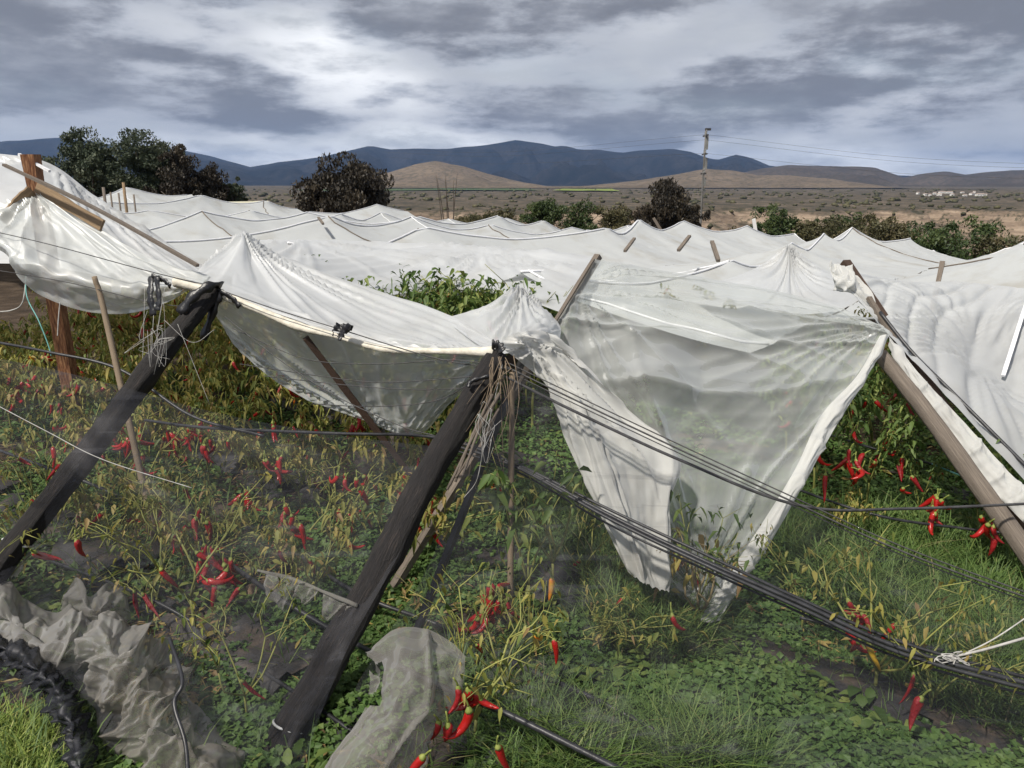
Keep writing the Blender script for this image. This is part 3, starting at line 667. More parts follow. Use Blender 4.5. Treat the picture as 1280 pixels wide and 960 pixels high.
EU, EV = np.array((0.8, -0.6)), np.array((0.6, 0.8))
DU, DV = 4.2, 3.6
def gutter(i, v):
    u = (i + 0.5) * DU; x = u * EU[0] + v * EV[0]; y = u * EU[1] + v * EV[1]
    return ground(x, y) + 1.02 + 0.40 * (fbm(v * 0.22 + i * 7.7, i * 1.3, 61, 3) - 0.5)
row_names = {}
ridges = [i for i in range(-8, 4)]
ordw = ['first', 'second', 'third', 'fourth', 'fifth', 'sixth', 'seventh', 'eighth', 'ninth', 'tenth', 'eleventh', 'twelfth', 'thirteenth', 'fourteenth']
roof_peaks = []
for ri, i in enumerate(ridges):
    u = i * DU
    yend = 37.0 - 2.5 * fbm(i * .6, .2, 8, 2)
    v1 = (yend + .6 * u) / .8
    v0 = 6.3 if i > -2 else max(6.3, (9.0 + .6 * u) / .8)
    if i == 0: v0 = 8.6
    if i >= 1: v0 = 9.8
    if v1 - v0 < 3: continue
    ns = int((v1 - v0) / DV) + 2
    kv = v0 + np.arange(ns) * DV + rng.uniform(-.5, .5, ns)
    kh = rng.uniform(-.25, .34, ns)
    ku = rng.uniform(-.8, .8, ns)
    na, nv = 45, int((v1 - v0) * 8)
    aa = np.linspace(-1, 1, na); vv = np.linspace(v0, v1, nv)
    Vv, Aa = np.meshgrid(vv, aa, indexing='ij')
    k = np.clip(np.searchsorted(kv, Vv) - 1, 0, ns - 2)
    s = np.clip((Vv - kv[k]) / (kv[k + 1] - kv[k]), 0, 1)
    off = ku[k] * (1 - s) + ku[k + 1] * s
    Uu = u + off * (1 - np.abs(Aa)) + Aa * DU / 2
    X = Uu * EU[0] + Vv * EV[0]; Y = Uu * EU[1] + Vv * EV[1]
    ux = u + off
    Rr = ground(ux * EU[0] + Vv * EV[0], ux * EU[1] + Vv * EV[1]) + 1.68 + (kh[k] * (1 - s) + kh[k + 1] * s) - 0.26 * (1 - np.abs(2 * s - 1) ** 1.6)
    gt = np.where(Aa < 0, gutter(i - 1, Vv), gutter(i, Vv))
    x = np.abs(Aa)
    Z = Rr - (Rr - gt) * x ** 0.82
    # folds fanning from the supports and pleats across the ridge
    th = np.arctan2(Aa * DU / 2, np.abs(s - (s > .5)) * DV + .05)
    Z += 0.055 * (ridge1(th * 7 + k * 3.3, 5 + ri) ** 4 - .2) * np.clip(x * 3, 0, 1) * (1 - x * .5)
    Z += 0.045 * (ridge1(Vv * 4.2 + .9 * fbm(Vv, Aa * 2, ri, 3), 9 + ri) ** 4 - .2) * np.clip(x * 4, 0, 1) * vnoise(Vv * .5, Aa * 1.5, ri + 30)
    Z += 0.12 * (fbm(X * .55, Y * .55, 71, 3) - .5) - 0.05 * np.sin(np.clip(x, 0, 1) * math.pi)
    V = np.stack([X, Y, Z], -1).reshape(-1, 3); c = recenter(V)
    root = empty('roof_sheet', c)
    lab = f'white plastic greenhouse roof sheet, {ordw[ri]} ridge counted from the left, sagging between its supports'
    tag(root, lab, 'plastic roof', 'ridged plastic roof sheets')
    me = mk('film', V - c, gridfaces(nv, na), M['film_far'], uv=np.stack([X, Y], -1).reshape(-1, 2))
    ob('film', me, root)
    mid = np.stack([X[:, na // 2], Y[:, na // 2], Z[:, na // 2] + .012], -1)[::3]
    Vt, Ft, uvt = tube_raw(mid - c, .017, 5)
    ob('ridge_fold', mk('ridge_fold', Vt, Ft, M['hem_white'], uv=uvt), root)
    for q in range(ns):
        if kv[q] > v1: continue
        uu = u + ku[q]; xx, yy = uu * EU[0] + kv[q] * EV[0], uu * EU[1] + kv[q] * EV[1]
        roof_peaks.append((xx, yy, float(ground(xx, yy)) + 1.68 + kh[q]))
        # rafter folds running down from the support to the gutter
        for sd in (-1, 1):
            if rng.uniform() < .45: continue
            j = int(np.clip((kv[q] - v0) / (v1 - v0) * (nv - 1), 0, nv - 1)); j2 = int(np.clip(j + sd * rng.integers(-9, 10), 0, nv - 1))
            idx = np.arange(na // 2, na if sd > 0 else -1, 2 * sd)
            jj = np.linspace(j, j2, len(idx)).astype(int)
            path = np.stack([X[jj, idx], Y[jj, idx], Z[jj, idx] + .014], -1)
            Vt, Ft, uvt = tube_raw(path - c, .014, 5)
            ob('rafter_fold', mk('rafter_fold', Vt, Ft, M['hem_white'] if rng.uniform() < .75 else M['greywood'], uv=uvt), root)
# side edge film of the far left roof (yellowed)
o, _ = grid_sheet('roof_edge_film', [[PY(140, 266, 36), PY(190, 256, 36), PY(240, 253, 36), PY(335, 251, 36)], [PY(150, 272, 35), PY(195, 264, 35), PY(245, 260, 35), PY(340, 256, 35)]], M['film_yellow'], 12, 40, fb=((3, .1),))
tag(o, 'yellowed strip of film along the far left roof edge below the trees', 'plastic film')

# big tilted sheet at far left (behind)
o, _ = grid_sheet('roof_sheet', px_grid([
    [(-260, 185, 8.6), (-100, 190, 8.4), (45, 199, 8.2), (120, 245, 8.0), (190, 292, 7.7), (262, 338, 7.3)],
    [(-260, 230, 8.0), (-100, 235, 7.7), (40, 240, 7.4), (110, 280, 7.2), (180, 318, 7.0), (250, 350, 6.8)],
    [(-260, 330, 7.2), (-100, 330, 6.9), (30, 330, 6.7), (100, 340, 6.6), (160, 352, 6.5), (240, 362, 6.4)]]), M['film'], 60, 110,
    rad=((.45, 0, 7, .05, .8),), lin=((.3, 7, .03),), fb=((5, .05),), seed=2)
tag(o, 'big tilted white roof sheet at far left with a straight sloping top edge', 'plastic roof')
# front left belly sheet
o, _ = grid_sheet('roof_sheet', px_grid([
    [(-120, 250, 5.9), (-20, 262, 5.9), (40, 243, 5.9), (50, 243, 5.9), (120, 285, 5.7), (190, 325, 5.4), (262, 345, 5.1)],
    [(-120, 270, 5.6), (-10, 280, 5.6), (40, 275, 5.65), (85, 290, 5.6), (150, 322, 5.4), (205, 342, 5.15), (255, 352, 4.95)],
    [(-120, 300, 5.3), (-5, 300, 5.3), (35, 325, 5.25), (90, 345, 5.2), (160, 362, 5.1), (212, 360, 4.95), (248, 358, 4.85)],
    [(-120, 318, 5.4), (0, 312, 5.4), (40, 362, 5.4), (100, 388, 5.35), (160, 392, 5.25), (208, 378, 5.0), (240, 360, 4.85)]]), M['film_mid'], 90, 130, wor=((7, .03),),
    rad=((.36, 0, 6, .05, .75),), lin=((1.2, 5, .03),), fb=((3, .06),), seed=4)
tag(o, 'sagging belly-shaped plastic sheet hanging from the rust-brown peak post at left', 'plastic sheet')
# centre left peak sheet
C3 = px_grid([
    [(262, 328, 5.5), (290, 304, 5.6), (304, 291, 5.62), (309, 291, 5.62), (345, 318, 5.7), (400, 340, 5.7), (470, 363, 5.5), (565, 396, 4.9), (622, 428, 4.15)],
    [(240, 345, 5.15), (272, 332, 5.3), (297, 325, 5.35), (318, 330, 5.4), (352, 348, 5.35), (405, 370, 5.2), (472, 394, 5.0), (560, 416, 4.6), (620, 434, 4.08)],
    [(225, 352, 4.95), (258, 356, 4.95), (292, 362, 4.95), (330, 374, 4.9), (370, 390, 4.8), (420, 408, 4.65), (480, 424, 4.45), (555, 434, 4.25), (618, 439, 4.04)],
    [(222, 355, 4.85), (255, 364, 4.85), (290, 374, 4.8), (330, 386, 4.72), (370, 400, 4.62), (420, 418, 4.5), (480, 433, 4.35), (555, 438, 4.18), (616, 441, 4.02)]])
o, _ = grid_sheet('roof_sheet', C3, M['film'], 70, 150, rad=((.30, -.06, 8, .05, .7), (.98, .9, 7, .03, .6)), lin=((1.5, 5, .012),), fb=((3, .03),), seed=6)
tag(o, 'white plastic tent sheet with a sharp peak between the two charred posts', 'plastic sheet')
tube_thing('rolled_hem', [P(*q) for q in ((218, 352, 4.84), (255, 362, 4.82), (290, 374, 4.78), (330, 390, 4.69), (370, 407, 4.58), (420, 420, 4.46), (480, 436, 4.31), (555, 439, 4.15), (618, 440, 3.99))],
           [.035, .028, .03, .022, .03, .014, .02, .016, .03], M['hem'], 'cream rolled plastic hem slung between the tops of the two charred posts', 'plastic hem', n=60, sides=9, rough=.5, seed=3)
# hanging curtain below it
o, _ = grid_sheet('plastic_curtain', px_grid([
    [(262, 366, 4.86), (300, 379, 4.78), (350, 398, 4.68), (420, 419, 4.5), (490, 437, 4.32), (550, 441, 4.18), (614, 443, 4.05)],
    [(266, 385, 4.95), (312, 412, 4.95), (365, 440, 4.9), (425, 460, 4.8), (490, 475, 4.6), (548, 468, 4.35), (606, 453, 4.12)],
    [(275, 402, 5.1), (325, 445, 5.15), (380, 475, 5.1), (440, 500, 5.0), (500, 520, 4.8), (552, 492, 4.5), (602, 460, 4.18)],
    [(285, 418, 5.2), (332, 465, 5.25), (385, 498, 5.2), (450, 523, 5.05), (518, 545, 4.85), (562, 505, 4.55), (600, 468, 4.2)]]), M['film_mid'], 60, 100,
    rad=((0.62, 1.0, 8, .05, .9),), lin=((.7, 5, .025),), fb=((5, .04),), seed=8)
tag(o, 'translucent plastic curtain hanging below the cream hem behind slack wires', 'plastic curtain')
o, _ = grid_sheet('roof_sheet', px_grid([
    [(290, 300, 10.5), (380, 300, 10.8), (470, 302, 11), (560, 306, 10.5), (640, 312, 9.8), (740, 320, 9)],
    [(290, 318, 8.6), (380, 322, 8.8), (470, 330, 9.2), (560, 332, 9.0), (640, 338, 8.4), (730, 345, 7.6)],
    [(290, 340, 7.0), (380, 350, 7.2), (465, 360, 7.8), (560, 354, 8.2), (640, 364, 7.6), (715, 372, 6.6)],
    [(290, 365, 6.4), (380, 378, 6.4), (462, 372, 7.4), (560, 362, 8.1), (645, 372, 7.4), (705, 392, 6.2)]]), M['film'], 60, 120,
    rad=((.2, 0, 9, .05, .6), (.7, .1, 9, .05, .6)), lin=((.9, 8, .05),), fb=((3, .06),), seed=9)
tag(o, 'slack plastic roof sheet behind the plants growing through the gap', 'plastic roof')
# small peak right of the opening
o, _ = grid_sheet('roof_sheet', px_grid([
    [(640, 360, 5.1), (646, 360, 5.1), (650, 360, 5.1), (655, 363, 5.1), (660, 370, 5.1)],
    [(605, 383, 4.9), (626, 390, 4.75), (648, 392, 4.7), (668, 392, 4.75), (686, 392, 4.9)],
    [(560, 398, 4.9), (608, 425, 4.4), (642, 424, 4.3), (672, 412, 4.4), (700, 408, 4.75)],
    [(575, 415, 4.5), (612, 439, 4.05), (640, 440, 4.08), (668, 424, 4.25), (700, 425, 4.6)]]), M['film'], 50, 70, rad=((.5, -.1, 9, .05, .9),), fb=((5, .04),), seed=10)
tag(o, 'small crumpled plastic peak beside the top of the nearer charred post', 'plastic sheet')
# large centre sheet
o, _ = grid_sheet('roof_sheet', px_grid([
    [(742, 324, 5.15), (790, 332, 5.25), (860, 344, 5.35), (940, 358, 5.4), (1020, 376, 5.35), (1075, 395, 5.25), (1112, 414, 5.15)],
    [(715, 368, 5.0), (770, 372, 5.05), (840, 376, 5.1), (920, 388, 5.15), (1005, 403, 5.15), (1065, 415, 5.15), (1109, 424, 5.12)],
    [(692, 405, 4.9), (750, 418, 4.88), (825, 425, 4.88), (905, 438, 4.9), (990, 446, 4.98), (1050, 450, 5.0), (1092, 452, 5.0)],
    [(690, 470, 4.75), (745, 485, 4.7), (815, 482, 4.55), (890, 500, 4.65), (970, 510, 4.7), (1025, 512, 4.75), (1058, 512, 4.75)],
    [(715, 560, 4.6), (765, 570, 4.55), (825, 575, 4.45), (885, 580, 4.45), (945, 582, 4.5), (990, 585, 4.5), (1012, 588, 4.5)],
    [(770, 660, 4.35), (800, 668, 4.32), (838, 672, 4.25), (880, 674, 4.22), (920, 676, 4.25), (945, 680, 4.25), (958, 684, 4.25)],
    [(862, 760, 4.05), (868, 764, 4.04), (874, 768, 4.02), (880, 771, 4.0), (886, 774, 4.0), (892, 776, 4.0), (898, 776, 4.0)]]), M['film_clear'], 130, 110,
    rad=((.98, .04, 10, .035, .55), (.0, .1, 9, .04, .7), (.5, 1.0, 7, .05, .7)), lin=((1.40, 9, .05), (1.05, 6, .05), (1.47, 26, .008)), fb=((2.2, .10),), wor=((5, .012), (11, .005)), seed=12, edge=.04)
tag(o, 'large translucent plastic sheet torn loose, narrowing to a point above the weeds', 'plastic sheet')
def ribbon(name, pts, w, mat, label, cat, seed, amp=.03, freq=16):
    a = [P(*q) for q in pts]; b_ = [P(q[0] + dx, q[1] + dy, q[2] - .03) for q, (dx, dy) in zip(pts, w)]
    mid = [(p + q) / 2 + np.array((0, -.03, .01)) for p, q in zip(a, b_)]
    o, _ = grid_sheet(name, [a, mid, b_], mat, 14, 150, lin=((.05, freq, amp),), fb=((9, amp),), seed=seed)
    return tag(o, label, cat)
ribbon('folded_hem', ((1110, 418, 5.06), (1085, 470, 4.88), (1050, 524, 4.70), (1012, 592, 4.44), (957, 688, 4.20), (922, 735, 4.06), (900, 776, 3.96)),
       ((-10, 2), (-14, 0), (-24, -4), (-20, -2), (-24, -4), (-26, 0), (-28, 0)), M['film_thick'], 'folded white hem down the right edge of the large torn sheet', 'plastic hem', 5, .03)
# opaque strip hanging in front
o, _ = grid_sheet('plastic_strip', px_grid([
    [(622, 432, 4.0), (636, 420, 4.05), (655, 414, 4.1), (680, 414, 4.15), (690, 425, 4.15)],
    [(650, 452, 4.1), (668, 445, 4.12), (690, 440, 4.18), (715, 445, 4.2), (735, 458, 4.2)],
    [(690, 490, 4.15), (708, 492, 4.1), (735, 500, 4.12), (765, 512, 4.2), (785, 520, 4.25)],
    [(705, 545, 4.1), (735, 550, 4.02), (768, 555, 4.05), (808, 562, 4.1), (848, 572, 4.15)],
    [(735, 610, 4.0), (758, 615, 3.92), (785, 618, 3.95), (815, 620, 4.0), (838, 622, 4.05)],
    [(762, 670, 3.9), (780, 674, 3.84), (798, 676, 3.85), (815, 680, 3.9), (830, 684, 3.95)],
    [(786, 716, 3.85), (800, 725, 3.8), (812, 732, 3.8), (824, 736, 3.82), (836, 740, 3.85)]]), M['film_thick'], 110, 60,
    rad=((.3, .12, 8, .05, .6),), lin=((.0, 6, .06),), fb=((3, .05),), wor=((9, .02),), seed=14, ragged=1)
tag(o, 'thick white plastic strip draped from the nearer charred post down before the large sheet', 'plastic strip')
# right sheet
o, _ = grid_sheet('roof_sheet', px_grid([
    [(1040, 338, 5.75), (1075, 378, 5.5), (1112, 420, 5.25), (1180, 492, 4.95), (1280, 600, 4.55), (1400, 730, 4.15)],
    [(1062, 340, 5.9), (1100, 372, 5.75), (1142, 410, 5.6), (1210, 468, 5.35), (1310, 560, 5.0), (1430, 680, 4.6)],
    [(1095, 345, 6.4), (1130, 358, 6.3), (1175, 395, 6.1), (1248, 472, 5.9), (1345, 530, 5.5), (1460, 640, 5.1)],
    [(1140, 352, 6.9), (1190, 366, 6.8), (1240, 380, 6.6), (1290, 390, 6.4), (1390, 470, 6.0), (1500, 580, 5.6)],
    [(1190, 352, 7.5), (1240, 356, 7.4), (1290, 362, 7.2), (1350, 372, 7.0), (1440, 420, 6.6), (1540, 500, 6.2)]]), M['film'], 90, 120,
    rad=((.55, .5, 12, .03, .6), (.0, .0, 9, .03, .7)), lin=((.35, 9, .04),), fb=((2, .05),), seed=16)
tag(o, 'white plastic roof sheet spread right of the weathered leaning pole', 'plastic roof')
ribbon('folded_hem', ((1108, 416, 5.2), (1150, 468, 4.96), (1200, 522, 4.76), (1250, 578, 4.56), (1300, 630, 4.38), (1390, 730, 4.05)),
       ((2, 16), (-8, 18), (-14, 24), (-18, 26), (-18, 26), (-18, 26)), M['film_thick'], 'thick folded white hem along the underside of the right roof sheet', 'plastic hem', 8, .04)
# folded peak right of centre
o, _ = grid_sheet('roof_sheet', px_grid([
    [(980, 309, 8.6), (983, 307, 8.6), (986, 306, 8.6), (989, 307, 8.6), (992, 310, 8.6)],
    [(950, 332, 8.5), (968, 340, 8.2), (986, 343, 8.1), (1004, 340, 8.2), (1022, 332, 8.4)],
    [(905, 350, 8.3), (945, 366, 7.6), (985, 374, 7.4), (1025, 370, 7.5), (1058, 352, 8.1)],
    [(860, 352, 8.2), (925, 378, 7.0), (985, 392, 6.8), (1045, 388, 6.9), (1095, 362, 7.7)]]), M['film'], 60, 120, rad=((.5, -.15, 16, .045, 1.2),), fb=((4, .03),), seed=18)
tag(o, 'pleated tent-like plastic peak left of the weathered leaning pole', 'plastic roof')
o, _ = grid_sheet('plastic_scrap', px_grid([
    [(1036, 332, 5.8), (1045, 330, 5.8), (1052, 336, 5.75), (1072, 345, 5.7)],
    [(1040, 345, 5.7), (1054, 350, 5.62), (1068, 356, 5.6), (1090, 365, 5.6)],
    [(1046, 362, 5.7), (1062, 366, 5.6), (1078, 376, 5.55), (1100, 395, 5.5)]]), M['film_thick'], 30, 36, lin=((.6, 4, .07),), fb=((3, .08),), seed=20)
tag(o, 'crumpled scrap of white film caught on the top of the weathered pole', 'plastic film')

# ------------------------------------------------------------------ posts, poles and laths
def log_post(top, base, r, mat, label, seed, ties=(), bumps=()):
    c = np.array(base); top = np.array(top)
    o = empty('wooden_post', c); tag(o, label, 'post')
    n = 46; path = smoothpath([np.zeros(3) - (top - c) * .06, (top - c) * .33 + np.array((.02, 0, .015)), (top - c) * .66 + np.array((-.015, .01, 0)), top - c], n)
    rr = np.array([r * (1.04 - .16 * t) * (1 + .10 * math.exp(-((t - .45) / .03) ** 2) + .08 * math.exp(-((t - .72) / .025) ** 2)) for t in np.linspace(0, 1, n)])
    V, F, uv = tube_raw(path, rr, 18, rough=.5, seed=seed)
    ob('log', mk('log', V, F, mat, uv=uv), o)
    ax = (top - c) / np.linalg.norm(top - c); Ln = np.linalg.norm(top - c)
    a = np.cross(ax, (0, 0, 1)); a /= np.linalg.norm(a); b2 = np.cross(ax, a)
    for t in ties:
        th = np.linspace(0, 2 * math.pi, 26)
        ring = ax * Ln * t + (np.cos(th)[:, None] * a + np.sin(th)[:, None] * b2) * r * 1.07 + ax * (np.sin(th) * .02)[:, None]
        V, F, uv = tube_raw(ring, .006, 5); ob('white_tie', mk('white_tie', V, F, M['tie'], uv=uv), o)
    return o, ax, Ln, a, b2
p1t, p1b = P(268, 360, 4.8), P(-91, 825, 3.85); p1b[2] = 0
p2t, p2b = P(624, 444, 4.02), P(338, 952, 3.17); p2b[2] = 0
post1, ax1, L1, a1, b1 = log_post(p1t, p1b, .068, M['charred'], 'farther charred black post leaning right at the left edge, wrapped in white string', 3, ties=(.27,))
post2, ax2, L2, a2, b2 = log_post(p2t, p2b, .070, M['charred'], 'nearer charred black post leaning right in the lower centre', 7, ties=(.07,))
# black strapping on the post tops
def strap(parent, pts, w, label=None, name='black_strap'):
    path = smoothpath([np.array(q) for q in pts], 14); V = []
    side = np.cross(np.gradient(path, axis=0), (0.3, 1, 0.2)); side /= np.linalg.norm(side, axis=1)[:, None]
    wv = w * (1 + .3 * np.sin(np.arange(14) * 1.7))[:, None]
    V = np.stack([path - side * wv / 2, path + np.array((0, -.006, 0)), path + side * wv / 2], 1)
    off = np.array(parent.location)
    me = mk(name, V.reshape(-1, 3) - off, gridfaces(14, 3), M['black_rag'])
    md = ob(name, me, parent); s = md.modifiers.new('thick', 'SOLIDIFY'); s.thickness = .004
    return md
strap(post1, [P(190, 345, 4.78), P(188, 370, 4.75), P(192, 395, 4.75)], .05); strap(post1, [P(196, 345, 4.74), P(199, 375, 4.73), P(197, 388, 4.73)], .04)
strap(post1, [P(190, 345, 4.76), P(205, 350, 4.74), P(214, 358, 4.72)], .035)
strap(post1, [P(278, 356, 4.75), P(262, 358, 4.68), P(240, 372, 4.66), P(225, 392, 4.66)], .06); strap(post1, [P(276, 364, 4.72), P(290, 372, 4.7), P(300, 384, 4.7)], .035)
strap(post1, [P(278, 362, 4.76), P(270, 380, 4.78), P(254, 424, 4.84)], .05)
strap(post2, [P(615, 430, 3.96), P(624, 432, 3.95), P(628, 440, 3.93)], .05); strap(post2, [P(612, 470, 3.86), P(590, 476, 3.85), P(585, 484, 3.84)], .02)
# frayed bark and straw hanging from the nearer post
b = MB()
for k in range(22):
    q0 = P(628 + random.uniform(-14, 14), 452 + random.uniform(-8, 14), 3.95 + random.uniform(-.06, .04))
    q2 = P(612 + random.uniform(-34, 26), 540 + random.uniform(-50, 60), 3.86 + random.uniform(-.1, .05))
    b.tube(smoothpath([q0, (q0 + q2) / 2 + rng.normal(size=3) * .025, q2], 7), [.0025, .0012], 4)
V_off = np.array(post2.location)
b.V = [v - V_off for v in b.V]; ob('frayed_fibre', b.mesh('frayed_fibre', M['bamboo']), post2)
b = MB()
for k in range(5):
    q0 = P(606 + k * 5 + random.uniform(-3, 3), 500 + random.uniform(-16, 20), 3.84); q2 = P(560 + k * 4 + random.uniform(-4, 4), 612 - k * 5, 3.66)
    b.tube(smoothpath([q0, (q0 + q2) / 2 + rng.normal(size=3) * .01, q2], 7), [.010, .007], 5)
b.V = [v - V_off for v in b.V]; ob('split_bark', b.mesh('split_bark', M['greywood']), post2)
# white string tangles
def tangle(name, cx, cy, d, sx, sy, n, r, parent, mat, hang=()):
    b = MB(); off = np.array(parent.location)
    for k in range(n):
        pts = [P(cx + random.gauss(0, sx), cy + random.gauss(0, sy), d + random.uniform(-.07, .05)) for _ in range(5)]
        b.tube(smoothpath(pts, 16) - off, r, 4)
    for h in hang: b.tube(smoothpath([P(*q) for q in h], 16) - off, r * 1.2, 4)
    ob(name, b.mesh(name, mat), parent)
tangle('string_tangle', 196, 428, 4.42, 10, 18, 8, .0013, post1, M['string'],
       [[(222, 405, 4.4), (236, 440, 4.4), (262, 505, 4.45)], [(205, 400, 4.42), (240, 428, 4.42), (268, 412, 4.5)], [(181, 360, 4.7), (180, 400, 4.65), (178, 460, 4.6)], [(206, 360, 4.7), (200, 392, 4.66), (196, 420, 4.6)]])
tangle('string_tangle', 610, 545, 3.72, 8, 22, 7, .0012, post2, M['string'], [[(604, 560, 3.7), (596, 600, 3.7), (580, 622, 3.7)], [(628, 455, 3.92), (618, 500, 3.85), (604, 560, 3.75)]])

def lath(name, a, b_, w, h, mat, label, cat='lath', n=10, bend=0.0, seed=0, twist=0.0):
    a = np.array(a); b_ = np.array(b_)
    path = smoothpath([a, (a + b_) / 2 + np.array((0, 0, bend)), b_], n)
    T = (b_ - a) / np.linalg.norm(b_ - a); S = np.cross(T, (0, 0, 1)); S /= np.linalg.norm(S); U = np.cross(S, T)
    S, U = S * math.cos(twist) + U * math.sin(twist), U * math.cos(twist) - S * math.sin(twist)
    r = np.random.default_rng(seed)
    ring = []
    for i, p in enumerate(path):
        ww = w / 2 * (1 + r.uniform(-.1, .1)); hh = h / 2 * (1 + r.uniform(-.1, .1))
        ring += [p + S * ww + U * hh, p - S * ww + U * hh, p - S * ww - U * hh, p + S * ww - U * hh]
    F = []
    for i in range(n - 1):
        for j in range(4): F.append((i * 4 + j, i * 4 + (j + 1) % 4, i * 4 + 4 + (j + 1) % 4, i * 4 + 4 + j))
    F += [(3, 2, 1, 0), tuple((n - 1) * 4 + j for j in range(4))]
    Ls = np.linspace(0, np.linalg.norm(b_ - a), n)
    uv = np.array([(j * .25, Ls[i]) for i in range(n) for j in range(4)])
    V = np.array(ring); c = recenter(V)
    return tag(ob(name, mk(name, V - c, F, mat, False, uv=uv), None, c), label, cat)
def foot(p_top, p_mid, z=0.0):
    p_top, p_mid = np.array(p_top), np.array(p_mid); d = p_mid - p_top
    t = (z - p_top[2]) / d[2]; return p_top + d * t
# rust-brown peak post at left
pt = P(38, 193, 5.95); lath('peak_post', (pt[0], pt[1] + .05, 0), pt, .105, .10, M['redwood'], 'rust-brown square post standing up through the left plastic peak', 'post', 12)
lath('lath', P(5, 206, 5.75), P(247, 332, 5.05), .03, .02, M['greywood'], 'long thin grey lath sloping down across the left sheets', 'lath', bend=.03)
lath('board', P(46, 234, 5.85), P(128, 282, 5.6), .02, .09, M['lath'], 'pale fresh-sawn board nailed to the rust-brown peak post', 'board', twist=.3)
lath('board', P(40, 238, 5.85), P(2, 276, 5.75), .02, .10, M['lath'], 'short weathered board sloping left from the rust-brown peak post', 'board', twist=.4)
lath('lath', P(24, 193, 6.0), P(62, 214, 5.9), .022, .02, M['hem_white'], 'short pale stick crossing behind the top of the peak post', 'stick')
tube_thing('stake', [P(118, 346, 5.0), P(133, 402, 4.98), foot(P(118, 346, 5.0), P(146, 468, 4.9))], [.018, .02, .022], M['bamboo'], 'short round brown stake below the belly-shaped sheet', 'stake', rough=.2)
tube_thing('stake', [P(640, 465, 3.95), P(639, 590, 3.98), foot(P(640, 465, 3.95), P(638, 720, 4.0))], [.014, .017, .017], M['bamboo'], 'thin upright bamboo stake right of the nearer charred post', 'stake', rough=.15)
lath('pole', P(382, 422, 4.62), foot(P(382, 422, 4.62), P(466, 532, 4.9)), .05, .04, M['darkwood'], 'dark slanting pole seen through the translucent curtain', 'pole')
lath('pole', P(748, 320, 5.2), foot(P(748, 320, 5.2), P(612, 540, 4.75)), .05, .045, M['greywood'], 'grey lath pole leaning left along the edge of the large sheet', 'pole', seed=3)
lath('lath', P(742, 324, 5.12), P(694, 402, 4.86), .02, .015, M['greywood'], 'pale batten clamping film to the grey lath pole', 'lath')
lath('pole', P(660, 432, 4.2), foot(P(660, 432, 4.2), P(616, 545, 4.05)), .032, .03, M['metal_dark'], 'black brace leaning behind the nearer charred post', 'pole', seed=4)
# right leaning poles
gt_ = P(1100, 443, 5.1); tube_thing('pole', [gt_, P(1165, 525, 4.75), foot(gt_, P(1282, 692, 4.25))], [.048, .05, .058], M['greywood'], 'weathered grey round pole leaning left at the right edge', 'pole', n=40, sides=14, rough=.22, seed=9)
gt_ = P(1056, 328, 5.85); lath('pole', gt_, foot(gt_, P(1240, 600, 4.8)), .07, .06, M['darkwood'], 'dark brown pole leaning left behind the weathered grey pole', 'pole', 14, seed=6)
lath('lath', P(1086, 372, 5.55), P(1118, 425, 5.3), .035, .03, M['greywood'], 'short grey slat lying on the right sheet near the pole top', 'lath')
tube_thing('cable', [P(*q) for q in ((1100, 390, 5.42), (1140, 440, 5.2), (1190, 490, 5.0), (1240, 540, 4.8), (1300, 600, 4.6))], .012, M['hose'], 'black cable lying along the top of the right roof sheet', 'cable', sides=6, n=40)
lath('lath', P(1284, 376, 6.35), P(1254, 470, 5.85), .028, .02, M['hem_white'], 'pale upright batten at the right edge on the plastic roof', 'lath')
lath('pole', P(1178, 328, 8.2), foot(P(1178, 328, 8.2), P(1170, 365, 8.0), 0), .05, .05, M['greywood'], 'grey pole end holding up the roof at right', 'pole')
# pole ends that poke through the far roofs
pk = [(862, 295, 10.5, -14, 18), (793, 298, 11.5, -12, 16), (890, 302, 9.0, 8, 24), (398, 272, 15.0, 6, 8), (1033, 327, 0, 0, 0)]
for i, (px, py, d, ex, ey) in enumerate(pk[:4]):
    lath('lath', P(px, py, d), P(px + ex, py + ey, d - .4), .045, .035, M['greywood'],
         ['grey rafter end leaning left on the roof below the shed', 'grey rafter end on the roof left of the shed', 'grey stick leaning right on the roof under the utility pole', 'small grey stick poking from the roof below the wide dark tree'][i])

# ------------------------------------------------------------------ wires, hoses, rags
def wire(pts, r, label, mat='wire', name='wire', cat='wire', group=None, n=40, sides=5):
    return tube_thing(name, [P(*q) for q in pts], r, M[mat], label, cat, group, sides=sides, n=n)
def hose(pts, r, label, h=0.18, mat='hose', n=70):
    q = [G(x, y, h + 0.05 * math.sin(i * 2.1)) for i, (x, y) in enumerate(pts)]
    return tube_thing('irrigation_hose', q, r, M[mat], label, 'hose', sides=8, n=n)
wire([(-40, 282, 5.5), (60, 305, 5.2), (190, 340, 4.85), (268, 358, 4.8)], .0035, 'thin black wire running from the left edge to the farther post top')
wire([(-40, 332, 5.3), (80, 352, 5.1), (190, 378, 4.8), (255, 385, 4.7)], .003, 'lower thin black wire crossing the belly-shaped sheet')
wire([(268, 360, 4.75), (340, 385, 4.55), (430, 413, 4.35), (550, 449, 4.12), (640, 462, 3.9)], .0035, 'black wire slung above the cream hem and holding the black rag')
